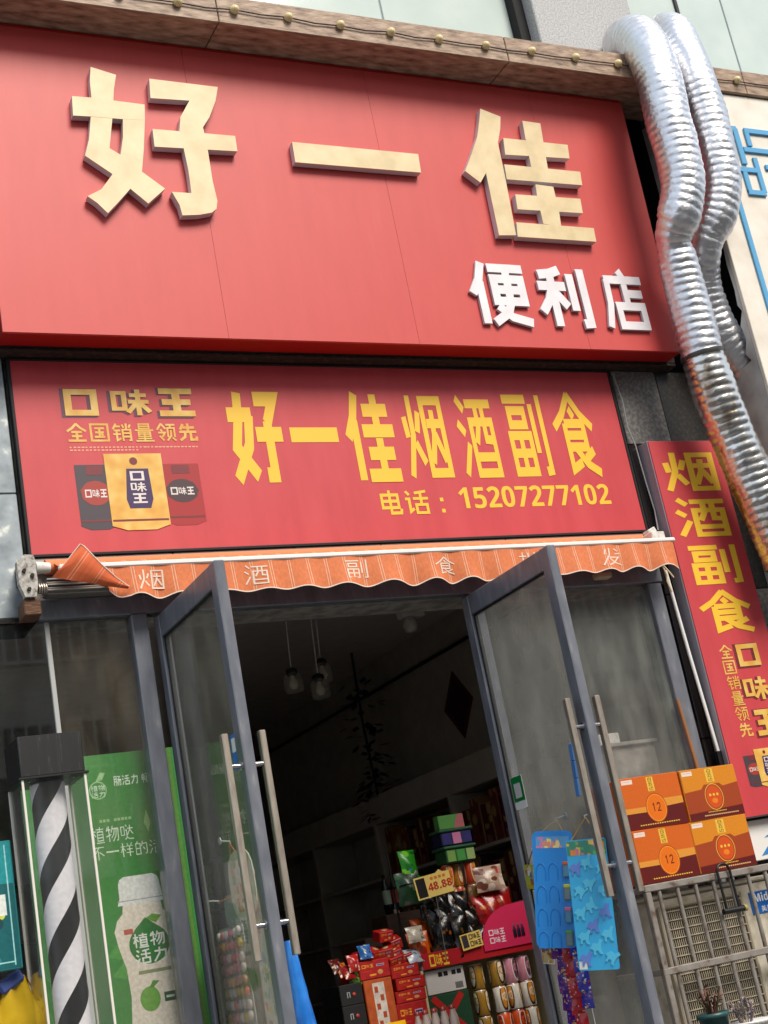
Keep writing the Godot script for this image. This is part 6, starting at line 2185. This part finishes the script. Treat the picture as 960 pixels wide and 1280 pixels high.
	span(st, Vector3(3.47, 1.426, -0.80), Vector3(3.71, 1.498, -0.66), 0.003)
	put("step", st, m.black, o)
	for k in 3:
		o = thing("sauce_bottle", "%s labelled bottle in the gloom left of the price tag" % ["green", "red", "pale"][k], "bottle", Vector3(3.36 + k * 0.05 - (0.06 if k == 2 else 0.0), 1.70 - 0.10 * float(k == 2), -1.4), "bottles in the gloom")
		st = S()
		lathe(st, org, [[0.0, 0.0], [0.022, 0.001], [0.022, 0.13], [0.01, 0.165], [0.01, 0.20], [0.0, 0.201]], 12)
		put("bottle", st, mat(Color(0.05, 0.04, 0.04), 0.2), o)
		st = S()
		lathe(st, org, [[0.0226, 0.05], [0.0226, 0.12]], 12)
		put("label", st, mat([Color(0.45, 0.52, 0.45), Color(0.50, 0.10, 0.12), Color(0.60, 0.52, 0.42)][k], 0.5), o)
	o = thing("middle_counter", "dark low counter behind the display shelf", "counter", Vector3(3.4, 0.551, -1.45))
	st = S()
	span(st, Vector3(3.15, 0.552, -1.6), Vector3(3.75, 1.599, -1.3), 0.004)
	put("body", st, m.brown, o)
	st = S()
	span(st, Vector3(3.32, 1.6, -1.55), Vector3(3.70, 1.699, -1.36), 0.003)
	put("riser", st, m.brown, o)
	# price tag
	o = thing("price_tag", "yellow price tag reading 48.88 clipped above the shelf", "price tag", Vector3(3.205, 1.43, -0.56))
	var b := Basis(Vector3(0, 0, 1), 0.10)
	var tt := Transform3D(b, Vector3(3.195, 1.765, -0.555))
	st = S()
	prism(st, PackedVector2Array([Vector2(-0.095, -0.05), Vector2(0.095, -0.05), Vector2(0.095, 0.045), Vector2(0.06, 0.05), Vector2(0.045, 0.062), Vector2(0.025, 0.05), Vector2(-0.03, 0.05), Vector2(-0.095, 0.05)]), -0.003, 0.0, tt)
	put("card", st, mat(Color(0.86, 0.74, 0.40), 0.5), o)
	st = S()
	prism(st, PackedVector2Array([Vector2(-0.088, -0.043), Vector2(-0.04, -0.043), Vector2(-0.04, 0.043), Vector2(-0.088, 0.043)]), 0.0004, 0.001, tt)
	put("picture", st, mat(Color(0.10, 0.10, 0.09), 0.4), o)
	st = S()
	typed("48.88", 0.034, mat(Color(0.70, 0.14, 0.06), 0.5), tt * Vector3(-0.032, -0.034, 0.0012), o, b, 0.001, 1.1)
	for k in 4:
		prism(st, PackedVector2Array([tt.basis.x.x * Vector2(-0.01 + k * 0.022, 0.025), Vector2(0.004 + k * 0.022, 0.025), Vector2(0.004 + k * 0.022, 0.037), Vector2(-0.01 + k * 0.022, 0.037)]), 0.0004, 0.001, tt)
	put("small_print", st, mat(Color(0.80, 0.42, 0.14), 0.5), o)
	st = S()
	tube(st, [Vector3(3.205, 1.43, -0.585), Vector3(3.20, 1.72, -0.562)], 0.0022, 6)
	put("clip", st, mat(Color(0.40, 0.40, 0.40), 0.3), o)
	o = thing("price_tag", "second yellow price tag on the red shelf rail", "price tag", Vector3(3.34, 1.44, -0.58))
	tt = Transform3D(b, Vector3(3.345, 1.495, -0.575))
	st = S()
	prism(st, PackedVector2Array([Vector2(-0.055, -0.035), Vector2(0.055, -0.035), Vector2(0.055, 0.035), Vector2(-0.055, 0.035)]), -0.004, 0.0, tt)
	put("card", st, mat(Color(0.82, 0.70, 0.34), 0.5), o)
	st = S()
	prism(st, PackedVector2Array([Vector2(-0.048, -0.026), Vector2(-0.018, -0.026), Vector2(-0.018, 0.03), Vector2(-0.048, 0.03)]), 0.0004, 0.001, tt)
	words(st, "口味王", [-0.01, 0.028, 0.052, 0.004], 0.0004, 0.001, tt)
	words(st, "口味王", [-0.01, -0.003, 0.052, -0.027], 0.0004, 0.001, tt)
	put("lettering", st, mat(Color(0.16, 0.12, 0.16), 0.5), o)
	# green bag on its rack
	pouch("green_pouch", "bright green snack bag left of the can tower", Vector3(3.165, 1.80, -0.70), 0.10, 0.15, 0.05, red, 0.2, -0.1, "", packaging(48, 64, Color(0.14, 0.52, 0.10), [Color(0.45, 0.75, 0.20), Color(0.08, 0.30, 0.08), Color(0.25, 0.45, 0.80), Color(0.10, 0.42, 0.10)], 10, 410, 0.2, 0.25))
	pouch("green_pouch", "dark green snack bag behind the price tag", Vector3(3.13, 1.70, -0.68), 0.12, 0.15, 0.05, red, -0.2, -0.1, "", packaging(48, 64, Color(0.05, 0.20, 0.08), [Color(0.10, 0.32, 0.12), Color(0.03, 0.10, 0.05), Color(0.3, 0.3, 0.25)], 10, 411, 0.2, 0.3))
	o = thing("wire_rack", "black wire rack holding the green snack bags", "rack", Vector3(3.15, 1.426, -0.76))
	st = S()
	for x in [3.09, 3.21]:
		tube(st, [Vector3(x, 1.426, -0.76), Vector3(x, 1.95, -0.76)], 0.005, 6)
	for y in [1.69, 1.79]:
		tube(st, [Vector3(3.09, y, -0.76), Vector3(3.09, y, -0.62), Vector3(3.21, y, -0.62), Vector3(3.21, y, -0.76)], 0.004, 6)
	put("wire", st, m.black, o)
	# tower of snack tubs
	var tm := []
	var tc := [[Color(0.72, 0.52, 0.12), [Color(0.75, 0.22, 0.12), Color(0.88, 0.82, 0.70)], "yellow"], [Color(0.74, 0.24, 0.12), [Color(0.88, 0.80, 0.66), Color(0.80, 0.50, 0.12)], "orange red"]]
	for k in 2:
		tm.append(can_print(tc[k][0], tc[k][1][0], tc[k][1][1], 420 + k))
	for r in 4:
		for c in 3:
			can(tm[(r + c) % 2], Vector3(3.41 + c * 0.062, 1.4255 + r * 0.1085, -0.80 - (0.03 if c == 1 else 0.0)), "%s snack tin in the tower on the shelf, %s layer, %s" % [tc[(r + c) % 2][2], ["bottom", "second", "third", "top"][r], ["left", "middle", "right"][c]], "snack tins in the tower", 0.1075, 0.0305)
	for k in 2:
		var tubm := [mat(Color(0.16, 0.34, 0.18), 0.4), mat(Color(0.14, 0.14, 0.26), 0.4)]
		o = thing("snack_tub", ["green tub on the tower of tins", "purple and blue tub on the green tub"][k], "tub", Vector3(3.47, 1.8605 + k * 0.082, -0.80), "tubs on the tower")
		st = S()
		box(st, org + Vector3(0, 0.033, 0), Vector3(0.165, 0.064, 0.11), 0.006)
		put("tub", st, tubm[k], o)
		st = S()
		box(st, org + Vector3(0, 0.073, 0), Vector3(0.185, 0.014, 0.125), 0.005)
		put("lid", st, mat(Color(0.20, 0.36, 0.26), 0.35), o)
		for e in 3:
			st = S()
			card(st, org + Vector3(-0.055 + e * 0.055, 0.033, 0.0556), 0.045, 0.052)
			put("label", st, mat([[Color(0.45, 0.60, 0.30), Color(0.25, 0.55, 0.25), Color(0.55, 0.65, 0.40)], [Color(0.18, 0.16, 0.42), Color(0.75, 0.45, 0.60), Color(0.16, 0.16, 0.40)]][k][e], 0.4), o)
		o.rotation.y = 0.06 - 0.1 * k
	o = thing("snack_box", "small green and pink box on the very top of the tower", "box", Vector3(3.47, 2.0245, -0.80))
	st = S()
	box(st, org + Vector3(0, 0.034, 0), Vector3(0.14, 0.066, 0.05), 0.002)
	put("box", st, mat(Color(0.34, 0.58, 0.28), 0.4), o)
	st = S()
	prism(st, PackedVector2Array([Vector2(3.48, 2.026), Vector2(3.539, 2.026), Vector2(3.539, 2.089), Vector2(3.505, 2.089)]), -0.7745, -0.774)
	put("print", st, mat(Color(0.72, 0.40, 0.42), 0.4), o)
	# bottles in front of the shelf edge
	var clear := mat(Color(0.66, 0.60, 0.58), 0.12)
	for k in 9:
		o = thing("drink_bottle", "clear bottle with a red cap at the picture's bottom edge, %s from the left" % ["first", "second", "third", "fourth", "fifth", "sixth", "seventh", "eighth", "ninth"][k], "bottle", Vector3(2.965 + k * 0.0225, 0.98, -0.50 + 0.03 * (k % 2)), "bottles in front of the shelf")
		st = S()
		lathe(st, org, [[0.0, 0.0], [0.018, 0.001], [0.0195, 0.01], [0.0195, 0.185], [0.017, 0.212], [0.010, 0.235], [0.010, 0.25]], 12)
		put("bottle", st, clear, o)
		st = S()
		lathe(st, org, [[0.0115, 0.246], [0.0115, 0.262], [0.0, 0.264]], 12)
		put("cap", st, mat(Color(0.50, 0.16, 0.15), 0.4), o)
	o = thing("bottle_crate", "low crate under the clear bottles", "crate", Vector3(3.06, 0.551, -0.50))
	st = S()
	span(st, Vector3(2.95, 0.552, -0.54), Vector3(3.17, 0.9795, -0.46), 0.003)
	put("crate", st, mat(Color(0.45, 0.12, 0.10), 0.5), o)
	pouch("yellow_pouch", "yellow packet at the picture's bottom edge, left of the bottles", Vector3(2.88, 1.145, -0.53), 0.12, 0.08, 0.04, mat(Color(0.86, 0.66, 0.06), 0.35), 0.1, -0.4, "")
